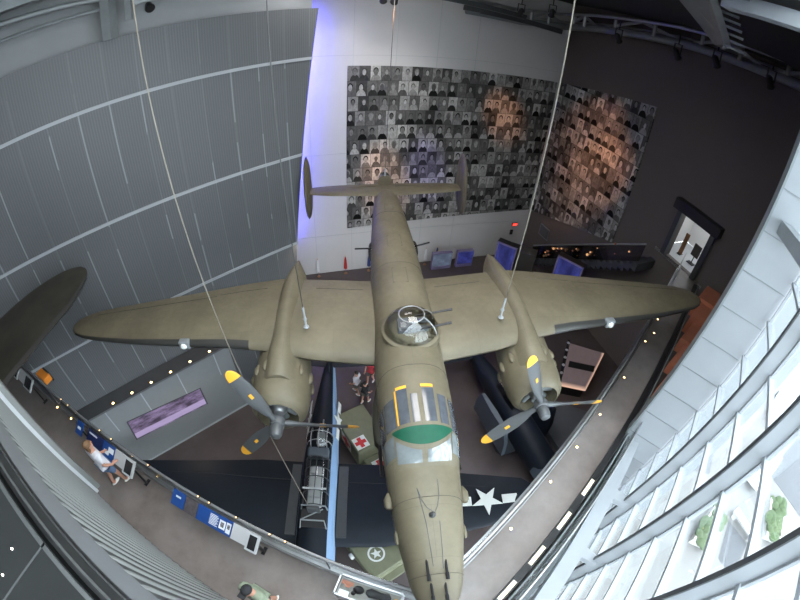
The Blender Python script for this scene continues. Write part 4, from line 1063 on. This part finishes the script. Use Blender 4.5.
def person(loc, rot, label, shirt, pants, hair, shoe, h=1., long_hair=False, stride=.16, bend=.0, cap=None, group=None):
    p = empty('person', loc, label, 'person', group, rot=(0, 0, rot)); p.scale = (h, h, h)
    J = {'pelvis': (0, 0, .95, (.15, .10)), 'waist': (0, .01, 1.10, (.135, .095)), 'chest': (0, .01 + bend * .3, 1.32, (.155, .105)), 'upper': (0, bend * .5, 1.44, (.11, .08)), 'neck': (0, .01 + bend * .7, 1.53, .055), 'chin': (0, .03 + bend, 1.60, (.065, .08)), 'head': (0, .015 + bend, 1.68, (.078, .098)), 'crown': (0, 0 + bend, 1.75, (.05, .065)), 'nose': (0, .125 + bend, 1.655, .012)}
    E_ = [('pelvis', 'waist'), ('waist', 'chest'), ('chest', 'upper'), ('upper', 'neck'), ('neck', 'chin'), ('chin', 'head'), ('head', 'crown'), ('head', 'nose')]
    for s, n in ((-1, 'l'), (1, 'r')):
        st = stride * s
        J.update({'sh' + n: (s * .17, bend * .5, 1.42, .058), 'el' + n: (s * .27, -.03 + bend * .3, 1.15, .043), 'wr' + n: (s * .25, .13 + bend * .2, .96, .030), 'pa' + n: (s * .225, .21, .93, (.035, .02)),
                  'hp' + n: (s * .095, 0, .86, .092), 'kn' + n: (s * .10, .03 + st * .5, .50, .060), 'an' + n: (s * .10, st - .02, .09, .040), 'to' + n: (s * .115, st + .13, .035, .032), 'ear' + n: (s * .085, .0 + bend, 1.66, .016)})
        E_ += [('upper', 'sh' + n), ('sh' + n, 'el' + n), ('el' + n, 'wr' + n), ('wr' + n, 'pa' + n), ('pelvis', 'hp' + n), ('hp' + n, 'kn' + n), ('kn' + n, 'an' + n), ('an' + n, 'to' + n), ('head', 'ear' + n)]
        for q in range(4):
            x = s * (.225 - .028 + .019 * q); ln = (.045, .055, .05, .038)[q]
            J['f%d%s' % (q, n)] = (x, .25 + ln * .5, .915, .0095); J['g%d%s' % (q, n)] = (x, .262 + ln, .885, .008)
            E_ += [('pa' + n, 'f%d%s' % (q, n)), ('f%d%s' % (q, n), 'g%d%s' % (q, n))]
        J['t' + n] = (s * .185, .205, .945, .011); J['u' + n] = (s * .17, .24, .93, .009)
        E_ += [('pa' + n, 't' + n), ('t' + n, 'u' + n)]
    body = skin_mesh('body', J, E_, 'skin', p)
    def pick(names, grow, shift=None):
        return {k: (*J[k][:3], tuple(x + grow for x in J[k][3]) if isinstance(J[k][3], tuple) else J[k][3] + grow) for k in names}
    SJ = pick(['waist', 'pelvis', 'chest', 'upper', 'shl', 'shr', 'ell', 'elr'], .045)
    for n in 'lr':
        a, b2 = Vector(J['sh' + n][:3]), Vector(J['el' + n][:3]); q = a.lerp(b2, .8); SJ['el' + n] = (*q, .078)
    SJ['hem'] = (0, 0, .80, (.20, .155))
    skin_mesh('shirt', SJ, [('pelvis', 'hem'), ('pelvis', 'waist'), ('waist', 'chest'), ('chest', 'upper'), ('upper', 'shl'), ('upper', 'shr'), ('shl', 'ell'), ('shr', 'elr')], shirt, p)
    PJ = pick(['pelvis', 'hpl', 'hpr', 'knl', 'knr'], .018)
    for n in 'lr':
        a, b2 = Vector(J['hp' + n][:3]), Vector(J['kn' + n][:3]); q = a.lerp(b2, .85); PJ['kn' + n] = (*q, .082)
    skin_mesh('shorts', PJ, [('pelvis', 'hpl'), ('pelvis', 'hpr'), ('hpl', 'knl'), ('hpr', 'knr')], pants, p)
    m = MB()
    m.ball((0, -.012 + bend, 1.705), (.094, .112, .095), 16, 10)
    if long_hair: m.ball((0, -.06 + bend, 1.60), (.085, .055, .13), 14, 8)
    m.build('hair', hair, p, smooth=True)
    for s in (-1, 1): MB().ball((s * .032, .103 + bend, 1.672), .011, 8, 6).build('eye', 'black_metal', p)
    MB().ball((0, .108 + bend, 1.612), (.022, .008, .006), 8, 6).build('mouth', 'red', p)
    if cap: MB().ball((0, -.005 + bend, 1.735), (.1, .118, .075), 14, 8).box((0, .13 + bend, 1.725), (.14, .12, .015)).build('cap', cap, p, smooth=True)
    for s in (-1, 1): MB().ball((s * .11, stride * s + .05, .045), (.05, .14, .045), 12, 8).build('shoe', shoe, p, smooth=True)
    return p
person(V(-7.36, 3.0, WZ), R(-28), 'person in a white shirt and blue shorts reading the panels on the left walkway', 'shirt_white', 'denim', 'hair_brown', 'shoe_white', 1.1, True, .14, .05)
person(V(-3.12, .50, WZ), R(150), 'person in a green shirt at the bottom edge beside the corrugated wall', 'shirt_green', 'khaki', 'hair_dark', 'shoe_white', 1.03, False, .12, .04, 'shirt_black')
person(V(-.42, 12.6, -10), R(150), 'person in a red shirt on the ground floor near the bomber fuselage', 'shirt_red', 'khaki', 'hair_dark', 'shoe_white', 1., group=None)
person(V(-1.15, 11.9, -10), R(60), 'person in a white shirt standing on the ground floor behind the ambulance', 'shirt_white', 'khaki', 'hair_dark', 'shoe_white', 1.)
person(V(-.75, 11.3, -10), R(-40), 'person in a black shirt standing on the ground floor behind the ambulance', 'shirt_black', 'khaki', 'hair_dark', 'shoe_white', .98)

# ================================================================== WALL PIECES
mu = empty('photo_mural', (0, 0, 0), 'huge mural of black and white portrait photos wrapping the wall corner', 'mural')
def cells(frame): return lambda c: ((Vector((c.x - CAM.x, c.y - CAM.y, 0)).dot(frame.d)) / .60, (c.z - .4) / .9)
MB().slab([BW(3.3, 22.6, -6.5), BW(16.9, 22.6, -5.95), BW(16.9, 22.6, 3.88), BW(3.3, 22.6, 4.0)], BW.n * .09).build('mural_panel', 'portraits', mu, uvf=cells(BW))
MB().slab([RW(-21.3, 18.6, -6.0), RW(-13.3, 18.6, -3.62), RW(-13.3, 18.6, 4.9), RW(-21.3, 18.6, 3.9)], RW.n * .09).build('mural_panel', 'portraits', mu, uvf=cells(RW))
fs = empty('film_screen', (0, 0, 0), 'wide glowing film screen on the low grey wall at left', 'screen')
q = [LW(-3.25, 12.70, -8.05), LW(.6, 12.70, -8.3), LW(.62, 12.70, -7.1), LW(-3.1, 12.70, -6.72)]
def quv(q):
    o = q[0]; u = q[1] - q[0]; w = q[3] - q[0]; uu, ww, uw = u.dot(u), w.dot(w), u.dot(w); det = uu * ww - uw * uw
    def f(c):
        d = Vector(c) - o; a, b2 = d.dot(u), d.dot(w)
        return ((a * ww - b2 * uw) / det, (b2 * uu - a * uw) / det)
    return f
MB().slab(q, LW.n * .02).build('display', 'film_screen', fs, uvf=quv(q))
m = MB(); cq = sum(q, Vector()) / 4; o2 = [cq + (v - cq) * 1.035 + LW.n * .012 for v in q]
m.slab(o2, LW.n * .02).build('screen_surround', 'dark_steel', fs)
# ledge of flags by the back wall
for s, mt, lab in ((1.2, 'flag_white', 'white flag standing by the pale back wall'), (3.1, 'flag_red', 'red flag standing by the pale back wall'), (4.75, 'flag_blue', 'dark blue flag standing by the pale back wall beside the bomber fuselage'), (9.75, 'flag_blue', 'dark furled flag with a yellow edge standing right of the bomber fuselage'), (8.9, 'flag_white', 'pale furled flag right of the bomber fuselage')):
    b0 = BW(s, 22.35, -10)
    f = empty('flag', b0, lab, 'flag'); f.scale = (.5, .5, .5)
    MB().tube([(0, 0, 0), (0, 0, 2.9)], .025).lathe([(0, .25), (.05, .22), (.12, .05)], (0, 0, 0), (0, 0, 1), 16).build('flagpole', 'bronze', f, smooth=True)
    MB().lathe([(0, .02), (.08, .045), (.18, .005)], (0, 0, 2.88), (0, 0, 1), 10).build('finial', 'yellow', f, smooth=True)
    rings = []
    for z, r in ((2.75, .06), (2.3, .14), (1.7, .2), (1.0, .24), (.8, .22)):
        rings.append([Vector(((r + .03 * math.cos(6 * a)) * math.cos(a) * .9, (r + .03 * math.cos(6 * a)) * math.sin(a) * .6, z)) for a in [2 * PI * i / 24 for i in range(24)]])
    MB().loft(rings).build('cloth', mt, f, smooth=True)
    if 'yellow' in lab: MB().loft([[Vector((x + .12, y - .13, z)) for x, y in ((-.05, -.04), (.05, -.04), (.05, .04), (-.05, .04))] for z in (.85, 1.8, 2.4)]).build('cloth_edge', 'flag_yellow', f)
# blue display totems by the corner
def totem(c, w, h0, h1, rot, label, scr, tilt=0.):
    t = empty('display_totem', (c[0], c[1], -10), label, 'display screen', rot=(0, 0, rot))
    Hh = h1 + 10
    MB().box((0, .3, Hh / 2), (w + .25, .5, Hh)).build('cabinet', 'black_metal', t, bevel=.03)
    b0 = h0 + 10
    q = [V(-w / 2, .03, b0), V(w / 2, .03, b0), V(w / 2, .03, Hh - .12), V(-w / 2, .03, Hh - .12)]
    MB().slab(q, V(0, .02, 0)).build('screen', scr, t, uvf=quv(q))
    m = MB()
    for x in (-w / 2 - .05, w / 2 + .05): m.box((x, .02, (b0 + Hh) / 2), (.08, .08, Hh - b0))
    m.box((0, .02, Hh - .06), (w + .18, .08, .1)).build('bezel', 'case_violet', t)
totem((8.1, 19.2), 1.15, -9.0, -5.6, R(-38), 'tall blue lit screen leaning in the wall corner beyond the right engine', 'blue_screen')
totem((10.9, 16.2), 1.5, -8.0, -4.6, R(-46), 'blue lit screen with a pale border beyond the bomber wing, below the mural', 'blue_screen')
cb = MB().box((0, 0, 1.6), (1.9, .9, 3.2)); o = cb.build('dark_booth', 'canvas_dark', None, bevel=.05); o.location = V(10.0, 20.6, -10); o.rotation_euler.z = R(-30); tag(o, 'black exhibit booth in the wall corner between the two blue screens', 'booth')
for s, w, mt, lab in ((9.9, 1.5, 'pale_screen', 'pale glowing exhibit panel at the foot of the back wall'), (11.7, 1.3, 'blue_screen', 'dark blue exhibit panel at the foot of the back wall')):
    t = empty('exhibit_cabinet', BW(s, 21.6, -10), lab, 'exhibit panel', rot=(0, 0, R(10)))
    MB().box((0, .15, .7), (w, .3, 1.4)).build('cabinet', 'case_violet', t, bevel=.02)
    q = [V(-w / 2 + .05, -.012, .3), V(w / 2 - .05, -.012, .3), V(w / 2 - .05, -.012, 1.33), V(-w / 2 + .05, -.012, 1.33)]
    MB().slab(q, V(0, .01, 0)).build('screen', mt, t, uvf=quv(q))
ex = empty('exit_sign', BW(15.9, 22.5, -7.3), 'small red lit sign on the pale wall left of the corner', 'sign', rot=(0, 0, R(10)))
MB().box((0, .05, .12), (.42, .1, .24)).build('housing', 'black_metal', ex); MB().box((0, -.005, .12), (.38, .01, .2)).build('lit_face', 'exit_red', ex)
fa = empty('fire_alarm_box', BW(15.8, 22.55, -8.1), 'small black box on the wall under the red sign', 'box', rot=(0, 0, R(10)))
MB().box((0, .05, .2), (.22, .1, .4)).build('housing', 'black_metal', fa, bevel=.01); MB().box((0, -.01, .25), (.1, .02, .1)).build('call_point', 'dark_steel', fa)
pp = empty('wall_plaque', RW(-19.3, 18.62, -7.15), 'square grey plaque on the dark wall below the mural', 'plaque', rot=(0, 0, R(-76)))
MB().box((0, .03, .45), (1.1, .06, .9)).build('plate', 'grey_steel', pp, bevel=.01); MB().box((0, -.01, .45), (.95, .02, .75)).build('plaque_face', 'slate', pp)
# stair with sparkling balustrade along the right wall
sr = empty('wall_staircase', (0, 0, 0), 'dark stair with a balustrade of bronze lights rising along the right wall', 'staircase')
m = MB(); n = 22
for k in range(n):
    s0 = -18.2 + 8.2 * k / n; z = -8.2 + 5.6 * (k + 1) / n
    m.slab([RW(s0, 17.0, z - .5), RW(s0 + 8.2 / n, 17.0, z - .5), RW(s0 + 8.2 / n, 18.65, z - .5), RW(s0, 18.65, z - .5)], V(0, 0, .5))
m.build('flight', 'dark_steel', sr)
MB().slab([RW(-18.2, 16.95, -8.0), RW(-10.0, 16.95, -2.4), RW(-10.0, 16.95, -1.4), RW(-18.2, 16.95, -7.0)], RW.n * .04).build('balustrade', 'smoke_glass', sr)
MB().tube([RW(-18.2, 16.97, -6.95), RW(-10.0, 16.97, -1.35)], .05).build('handrail', 'rail_metal', sr)
rnd = random.Random(3)
for k in range(34):
    t = rnd.random() ** 1.3; s = -18 + 7.6 * t; z = -8.0 + 5.6 * t + .15 + rnd.random() * .75
    MB().ball(RW(s, 16.9, z), .03 + .05 * rnd.random(), 8, 6).build('bronze_light', rnd.choice(['bronze', 'copper', 'copper', 'bronze', 'warm_dim']) if 'warm_dim' in MATS else 'copper', sr)
# pink lit exhibit table under the right wing
et = empty('exhibit_table', (0, 0, 0), 'slanted exhibit table with a glowing pink border below the right wing', 'exhibit table')
q = [V(9.74, 11.03, -9.2), V(11.17, 10.51, -9.2), V(13.5, 12.9, -9.0), V(11.45, 13.9, -9.0)]
CORN = ((0, 0), (1, 0), (1, 1), (0, 1))
MB().slab(q, V(0, 0, .06)).build('lit_top', 'lit_board', et, uvf=lambda c: CORN[min(range(4), key=lambda k: (Vector((c.x, c.y)) - Vector((q[k].x, q[k].y))).length)])
cq = sum(q, Vector()) / 4
MB().prism([(cq.x + (v.x - cq.x) * .9, cq.y + (v.y - cq.y) * .9) for v in q], -10, -9.25).build('base', 'black_metal', et)
u = q[1] - q[0]; w = q[3] - q[0]
def tq(a, b2, up=.07): return q[0] + u * a + w * b2 + V(0, 0, up + .03)
MB().slab([tq(.12, .42), tq(1.18, .42), tq(1.2, .56), tq(.12, .56)], V(0, 0, .02)).build('dark_strip', 'black_metal', et)
MB().slab([tq(-.14, .15, .05), tq(-.03, .15, .05), tq(-.03, 1.05, .05), tq(-.14, 1.05, .05)], V(0, 0, .06)).build('control_strip', 'black_metal', et)
for k in range(5): MB().lathe([(0, .1), (.04, .08)], tq(-.085, .25 + .18 * k, .11), (0, 0, 1), 12).build('control_knob', 'print_grey', et)
# copper steps behind the white end wall
cs = empty('copper_steps', (0, 0, 0), 'row of copper coloured steps beyond the white end wall', 'steps')
for k in range(6):
    s = 9.15 + 1.5 * k
    MB().slab([WR(s, 1.38, WZ), WR(s + 1.5, 1.62, WZ), WR(s + 1.5, 2.35, WZ), WR(s, 2.35, WZ)], V(0, 0, .16 + .17 * k)).build('step', 'copper', cs)

# ================================================================== ROOF STEEL
def pix(azd, r, z):
    p = CAM + az(azd) * r; return V(p.x, p.y, z)
m = MB()
ch = [BW(9.6, 22.1, 7.6), BW(13, 21.9, 7.45), BW(16.0, 21.5, 7.75), RW(-18, 17.9, 8.1), RW(-12, 17.9, 8.6), RW(-7.5, 17.8, 8.75), RW(-3, 17.6, 9.0)]
m.tube(ch, .22, 12)
struct(m.build('trim_50', 'grey_steel', smooth=True), 'round grey steel pipe running along the top of the right wall', 'roof truss')
m = MB()
for k in range(len(ch) - 1):
    a, b2 = ch[k], ch[k + 1]
    m.beam(a, a.lerp(b2, .5) + V(0, 0, .75), .16, .16); m.beam(a.lerp(b2, .5) + V(0, 0, .75), b2, .16, .16); m.tube([a.lerp(b2, .72) - RW.n * .5, a.lerp(b2, .72) - RW.n * .5 + V(0, 0, .65)], .11, 10)
    m.tube([a.lerp(b2, .2), a.lerp(b2, .2) + V(0, 0, .7)], .14, 10)
m.tube([c + V(0, 0, .7) - RW.n * .6 for c in ch], .1, 8); m.tube([c + V(0, 0, .35) + RW.n * .3 for c in ch], .06, 8)
struct(m.build('trim_51', 'rail_metal', smooth=True), 'grey steel struts of the roof truss above the right wall', 'roof truss')
m = MB().beam(BW(9.3, 21.6, 7.75), BW(15.5, 21.4, 7.35), .5, .3).beam(BW(10, 21.2, 7.55), BW(12.5, 20.8, 7.4), .12, .08)
struct(m.build('trim_52', 'dark_steel'), 'flat dark steel beam end beside the pale wall', 'roof beam')
m = MB().beam(BW(4.2, 18, 8.2), BW(11.5, 19, 7.7), .22, .25).beam(BW(2.9, 17, 8.3), BW(-.9, 15.5, 7.6), .16, .2).beam(BW(2.9, 17, 8.3), BW(4.2, 18, 8.2), .2, .2)
struct(m.build('trim_53', 'dark_steel'), 'slender dark roof bracing above the bomber tail', 'roof bracing')
# white gusset and beam at upper right
m = MB().slab([pix(37.5, 11.0, 9.35), pix(43.5, 10.6, 9.35), pix(46.8, 11.6, 8.35), pix(45.6, 12.2, 8.3)], V(.25, -.1, 0))
struct(m.build('trim_54', 'rail_metal', bevel=.02), 'tapered grey steel gusset hanging in the upper right corner', 'gusset')
m = MB()
for k in range(6):
    a = pix(45.0 + .35 * k, 11.6, 9.2 - .17 * k); m.beam(a, a + (pix(49, 11.6, 0) - pix(46, 11.6, 0)), .1, .06)
m.beam(pix(44.6, 11.3, 9.35), pix(47.1, 11.9, 8.3), .12, .12)
struct(m.build('trim_55', 'white_steel'), 'white ladder plates beside the grey gusset', 'gusset')
m = MB().beam(pix(42.5, 8.6, 9.32), pix(49.0, 8.4, 9.22), .35, .3).beam(pix(46.0, 9.0, 9.0), pix(70, 7.2, 9.0), .32, .3)
struct(m.build('trim_56', 'white_steel'), 'white roof beam crossing the upper right corner', 'roof beam')
m = MB().beam(GW(PS - .02, 2.35, 5.35), GW(PS - 3.0, 2.7, 5.6), .3, .28)
struct(m.build('trim_57', 'grey_steel'), 'grey steel arm fixed to the white panelled end wall', 'beam')
# left roof steel
m = MB().beam(LW(1.2, 13.0, 8.9), LW(1.2, 13.0, 7.28), .42, .3).beam(LW(1.75, 12.6, 9.2), LW(1.75, 12.6, 7.7), .14, .2).beam(LW(1.75, 12.8, 8.2), LW(3.4, 12.8, 8.35), .14, .2)
struct(m.build('trim_58', 'grey_steel'), 'grey steel hanger post at the top of the left wall', 'post')
m = MB().tube([LW(-10, 12.6, 9.35), LW(-1.6, 12.8, 8.72), LW(1.2, 13, 8.55)], .09, 10).tube([LW(-10, 13.0, 8.45), LW(1.2, 13.2, 8.25)], .05, 8)
struct(m.build('trim_59', 'grey_steel', smooth=True), 'grey pipes along the top of the left wall', 'pipe')
m = MB().beam(LW(-10, 12.2, 9.3), LW(.2, 12.2, 9.1), .5, .35)
struct(m.build('trim_60', 'grey_steel'), 'grey roof beam above the pipes on the left', 'roof beam')
def spot(p, lab, aim=(0, 0, -1), s=1.):
    t = empty('stage_spotlight', p, lab, 'spotlight', 'black spotlights under the roof')
    d = Vector(aim).normalized()
    MB().lathe([(-.22 * s, .08 * s), (-.15 * s, .13 * s), (.12 * s, .13 * s), (.2 * s, .17 * s), (.24 * s, .16 * s)], (0, 0, 0), d, 14).build('lamp_housing', 'black_metal', t, smooth=True)
    sd = d.cross(Vector((0, 0, 1)) if abs(d.z) < .9 else Vector((1, 0, 0))).normalized()
    MB().beam(sd * .17 * s, sd * .17 * s + V(0, 0, .4 * s), .05, .03).beam(-sd * .17 * s, -sd * .17 * s + V(0, 0, .4 * s), .05, .03).beam(sd * .19 * s + V(0, 0, .4 * s), -sd * .19 * s + V(0, 0, .4 * s), .05, .04).build('yoke', 'black_metal', t)
    MB().tube([(0, 0, .4 * s), (0, 0, .8 * s)], .03).build('drop_rod', 'black_metal', t)
for azd, r, z, lab, aim in ((-27.6, 14.2, 8.1, 'black spotlight beside the hanger post at the top of the left wall', (1, -1, -1)), (-6, 15.8, 7.9, 'black spotlight near the top left of the pale wall', (0, 1, -1)),
        (2.6, 18, 7.75, 'black spotlight at the top middle of the frame, left of its twin', (.2, 1, -.8)), (4.2, 18, 7.72, 'black spotlight at the top middle of the frame, right of its twin', (-.2, 1, -.8)),
        (20.5, 21, 7.9, 'black spotlight in front of the pale wall near the roof truss', (0, 1, -1)), (24.5, 21.4, 8.2, 'black spotlight close to the cable from the right bomber wing', (.3, 1, -1)),
        (33.4, 19.6, 7.75, 'small black spotlight hanging from the right wall pipe above the mural', (1, .5, -1)), (41.2, 17.6, 7.85, 'black spotlight on the right wall pipe, next one right of the mural top', (1, .3, -1)),
        (46.3, 16.2, 8.1, 'black spotlight on the right wall pipe under the grey gusset', (1, .2, -1)), (53.6, 15.4, 8.2, 'black spotlight at the right end of the right wall pipe', (1, .1, -1))):
    spot(pix(azd, r, z), lab, aim)

# ================================================================== OUTSIDE
OUT = [GW(-40, 3.4, 0), GW(60, 3.4, 0), GW(60, 70, 0), GW(-40, 70, 0)]
struct(MB().prism([(p.x, p.y) for p in OUT], -10.5, -10.05).build('pavement', 'pavement'), 'pale sunlit pavement outside the glazing', 'pavement')
def bed(pts, name, lab, w=.5, planted=True):
    cx = sum(p[0] for p in pts) / len(pts); cy = sum(p[1] for p in pts) / len(pts)
    t = empty(name, (cx, cy, -10.05), lab, 'planter')
    loc = [(x - cx, y - cy) for x, y in pts]
    big = [(x * 1.22, y * 1.22) for x, y in loc]
    m = MB()
    n = len(loc)
    for i in range(n):
        a, b2, c, d = loc[i], loc[(i + 1) % n], big[(i + 1) % n], big[i]
        m.prism([a, b2, c, d], 0, .5)
    m.build('planter_kerb', 'kerb_white', t)
    MB().prism(loc, 0, .4).build('soil', 'grass', t)
    m = MB(); r = random.Random(len(pts))
    for k in range(60):
        u = [r.random() for _ in loc]; su = sum(u); x = sum(a * p[0] for a, p in zip(u, loc)) / su * 1.5; y = sum(a * p[1] for a, p in zip(u, loc)) / su * 1.5
        h = .08 + .14 * r.random()
        m.ball((x, y, .4 + h * .4), (.25 + .2 * r.random(), .25 + .2 * r.random(), h), 7, 5)
    m.build('foliage', 'grass', t, smooth=True)
bed([(14.8, .8), (15.6, .1), (17.0, .9), (16.9, 1.9)], 'planter', 'white kerbed planter with green plants outside, nearer the white beam')
bed([(20.4, -1.0), (21.3, -1.7), (23.0, -.1), (21.9, .6)], 'planter', 'white kerbed planter with green plants outside, nearer the right edge')
for pts, lab in (([(16.2, -.8), (18.0, .9), (18.7, -.9), (16.7, -2.2)], 'grey paved patch outside between the two planters'), ([(23.5, 2.5), (30, 4), (30, -4), (25.2, -3)], 'grey roadway outside beyond the planters'), ([(12.5, 7), (20, 14), (26, 12), (18, 4)], 'grey roadway outside behind the near planter')):
    tag(MB().prism(pts, -10.05, -10.03).build('paved_patch', 'road_grey'), lab, 'paving', kind='structure')
bn = empty('stone_bench', (18.75, .1, -10.05), 'long white stone bench outside between the planters', 'bench', rot=(0, 0, R(105)))
MB().box((0, 0, .42), (2.4, .5, .16)).build('seat', 'kerb_white', bn, bevel=.03)
for x in (-.9, .9): MB().box((x, 0, .17), (.3, .42, .34)).build('leg', 'kerb_white', bn)
for k, (x, y, rz) in enumerate(((22.6, 3.2, 20), (28.4, 6.4, 24))):
    c = empty('parked_car', (x, y, -10.03), ['pale car outside beyond the planters, nearer the white end wall', 'pale car outside beyond the planters, farther from the white end wall'][k], 'car', 'cars parked outside', rot=(0, 0, R(rz)))
    prof = [(-2.1, .35), (-2.15, .75), (-1.3, .92), (-.7, 1.4), (.8, 1.42), (1.4, .98), (2.1, .85), (2.15, .4)]
    MB().loft([[Vector((px_ * (1 if abs(yy) < .7 else .97), yy, pz)) for px_, pz in prof] for yy in (-.85, -.6, .6, .85)]).build('car_body', 'white_enamel', c, smooth=True)
    MB().box((.05, 0, 1.18), (1.7, 1.6, .3)).build('car_window', 'tablet', c, bevel=.1)
    for wx in (-1.3, 1.3):
        for wy in (-.8, .8): MB().lathe([(-.1, .28), (0, .33), (.1, .28)], (wx, wy, .33), (0, 1, 0), 16).build('wheel', 'rubber', c, smooth=True)

# ================================================================== LIGHT
def area(name, loc, target, size, power, col=(1, 1, 1), sy=None, spread=180):
    l = bpy.data.lights.new(name, 'AREA'); l.energy = power; l.color = col; l.size = size
    if sy: l.shape = 'RECTANGLE'; l.size_y = sy
    l.spread = math.radians(spread)
    o = bpy.data.objects.new(name, l); COL.objects.link(o); o.location = loc
    o.rotation_euler = (Vector(target) - Vector(loc)).to_track_quat('-Z', 'Y').to_euler()
    return o
def spotl(name, loc, target, power, col, ang, blend=.6, r=.15):
    l = bpy.data.lights.new(name, 'SPOT'); l.energy = power; l.color = col; l.spot_size = math.radians(ang); l.spot_blend = blend; l.shadow_soft_size = r
    o = bpy.data.objects.new(name, l); COL.objects.link(o); o.location = loc
    o.rotation_euler = (Vector(target) - Vector(loc)).to_track_quat('-Z', 'Y').to_euler()
    return o
w = bpy.data.worlds.new('World'); SC.world = w; w.use_nodes = True
bg = w.node_tree.nodes['Background']; bg.inputs[0].default_value = (.87, .94, 1., 1); bg.inputs[1].default_value = 12.
# ceiling panels of the hall
area('ceiling_light', (-5, 6, 9.2), (-5, 6.5, 0), 4, 170, (1, .96, .9))
area('ceiling_light', (.8, 8.5, 9.2), (.6, 8.5, 0), 4, 330, (1, .95, .88), spread=125)
area('ceiling_light', (-1, 15, 9.2), (-1, 16, 0), 4, 420, (1, .97, .94))
area('ceiling_light', (-9, 3, 9.2), (-9, 4, 0), 3, 60, (1, .96, .92))
# wash on the pale wall, warm and violet accents on the mural
p = BW(3.5, 14, 9.0); spotl('wall_wash', p, BW(3.0, 22.7, 0), 2600, (1, .97, .95), 80, 1., .5)
for tgt, pw, col, an in ((BW(5.6, 22.6, -3.2), 9000, (1, .42, .16), 15), (BW(13.2, 22.6, 1.2), 5000, (1, .42, .16), 16), (BW(8.3, 22.6, -2.6), 6000, (.35, .25, 1), 14), (RW(-16.3, 18.6, -.6), 8000, (1, .40, .16), 24), (RW(-17.5, 18.6, 1.5), 4500, (1, .42, .2), 26)):
    d = Vector((tgt.x, tgt.y, 0)); src = V(CAM.x, CAM.y, 0).lerp(d, .62); spotl('mural_spot', V(src.x, src.y, 8.8), tgt, pw, col, an, 1.)
p = BW(11, 15, 8.9); spotl('wall_wash', p, RW(-18.5, 18.6, -6.5), 500, (1, .95, .92), 45, 1., .4)  # extra spot added to lighten the wall corner under the mural
# blue light strip down the edge of the pale wall, behind the ribbed wall
a, b2 = V(-3.55, 21.2, 7.0), V(-5.4, 20.9, -6.8)
ls = empty('light_strip', (0, 0, 0), 'blue light strip glowing between the ribbed wall and the pale wall', 'light strip')
MB().tube([a, b2], .04, 8).build('led_tube', 'blue_led', ls)
MB().beam(a - BW.n * .07, b2 - BW.n * .07, .12, .04, BW.n).build('strip_channel', 'black_metal', ls)
o = area('light_strip_glow', (a + b2) / 2, (a + b2) / 2 + BW.n, .12, 2000, (.06, .06, 1.), 13.5, 170)
zd = -BW.n; yd = (a - b2).normalized(); xd = yd.cross(zd).normalized(); yd = zd.cross(xd)
o.rotation_euler = Matrix((xd, yd, zd)).transposed().to_euler()
# lobby behind the doorway
pl2 = RW((D0 + D1) / 2, 20.4, DZ + .2); area('lobby_light', pl2, pl2 - V(0, 0, 1), 1.4, 60, (.9, .96, 1))
# warm light over the ground floor exhibits, plus an added bluish fill lamp
area('ground_light', (-3, 15, -2.6), (-2.5, 14.5, -10), 2, 110, (1, .82, .66))
area('ground_light', (5.2, 9.5, -3.2), (5., 9.5, -10), 2.5, 130, (.95, .95, 1))  # no fixture here; added to lift a black band on the floor
area('ground_light', (-8, 8, -5.9), (-8.2, 7.4, -10), 1.2, 22, (1, .8, .6))

# ================================================================== CAMERA
cd = bpy.data.cameras.new('Camera'); cam = bpy.data.objects.new('Camera', cd); COL.objects.link(cam)
cd.type = 'PANO'; cd.panorama_type = 'FISHEYE_LENS_POLYNOMIAL'
cd.sensor_fit = 'HORIZONTAL'; cd.sensor_width = 36.; cd.sensor_height = 27.
cd.fisheye_fov = math.radians(200)
cd.fisheye_polynomial_k0 = 0.; cd.fisheye_polynomial_k1 = -(800 / 36.) / FPX
cd.fisheye_polynomial_k2 = cd.fisheye_polynomial_k3 = cd.fisheye_polynomial_k4 = 0.
cd.clip_start = .05; cd.clip_end = 500
Mc = Matrix.Rotation(YAW, 3, 'Z') @ Matrix.Rotation(-TILT, 3, 'X') @ Matrix(((1, 0, 0), (0, 0, -1), (0, 1, 0))) @ Matrix.Rotation(ROLL, 3, 'Z')
cam.matrix_world = Matrix.Translation(CAM) @ Mc.to_4x4()
SC.camera = cam

# ================================================================== put every thing's origin at its base, lift the scene
def tree(o):
    for c in o.children:
        yield c; yield from tree(c)
bpy.context.view_layer.update()
for o in list(COL.objects):
    if o.parent is None and o.type == 'EMPTY' and o.location.length < 1e-6:
        ms = [c for c in tree(o) if c.type == 'MESH']
        if not ms: continue
        pts = [v.co for c in ms for v in c.data.vertices]
        lo = Vector(min(p[i] for p in pts) for i in range(3)); hi = Vector(max(p[i] for p in pts) for i in range(3))
        b = Vector(((lo.x + hi.x) / 2, (lo.y + hi.y) / 2, lo.z))
        for c in ms: c.data.transform(Matrix.Translation(-b))
        o.location = b
for o in COL.objects:
    if o.parent is None: o.location.z += GZ
SC.view_settings.view_transform = 'Standard'; SC.view_settings.look = 'None'
SC.view_settings.exposure = 0.; SC.view_settings.gamma = 1.; SC.view_settings.use_curve_mapping = False
SC.cycles.use_denoising = True
SC.cycles.max_bounces = 10; SC.cycles.transparent_max_bounces = 24
SC.cycles.sample_clamp_indirect = 6.
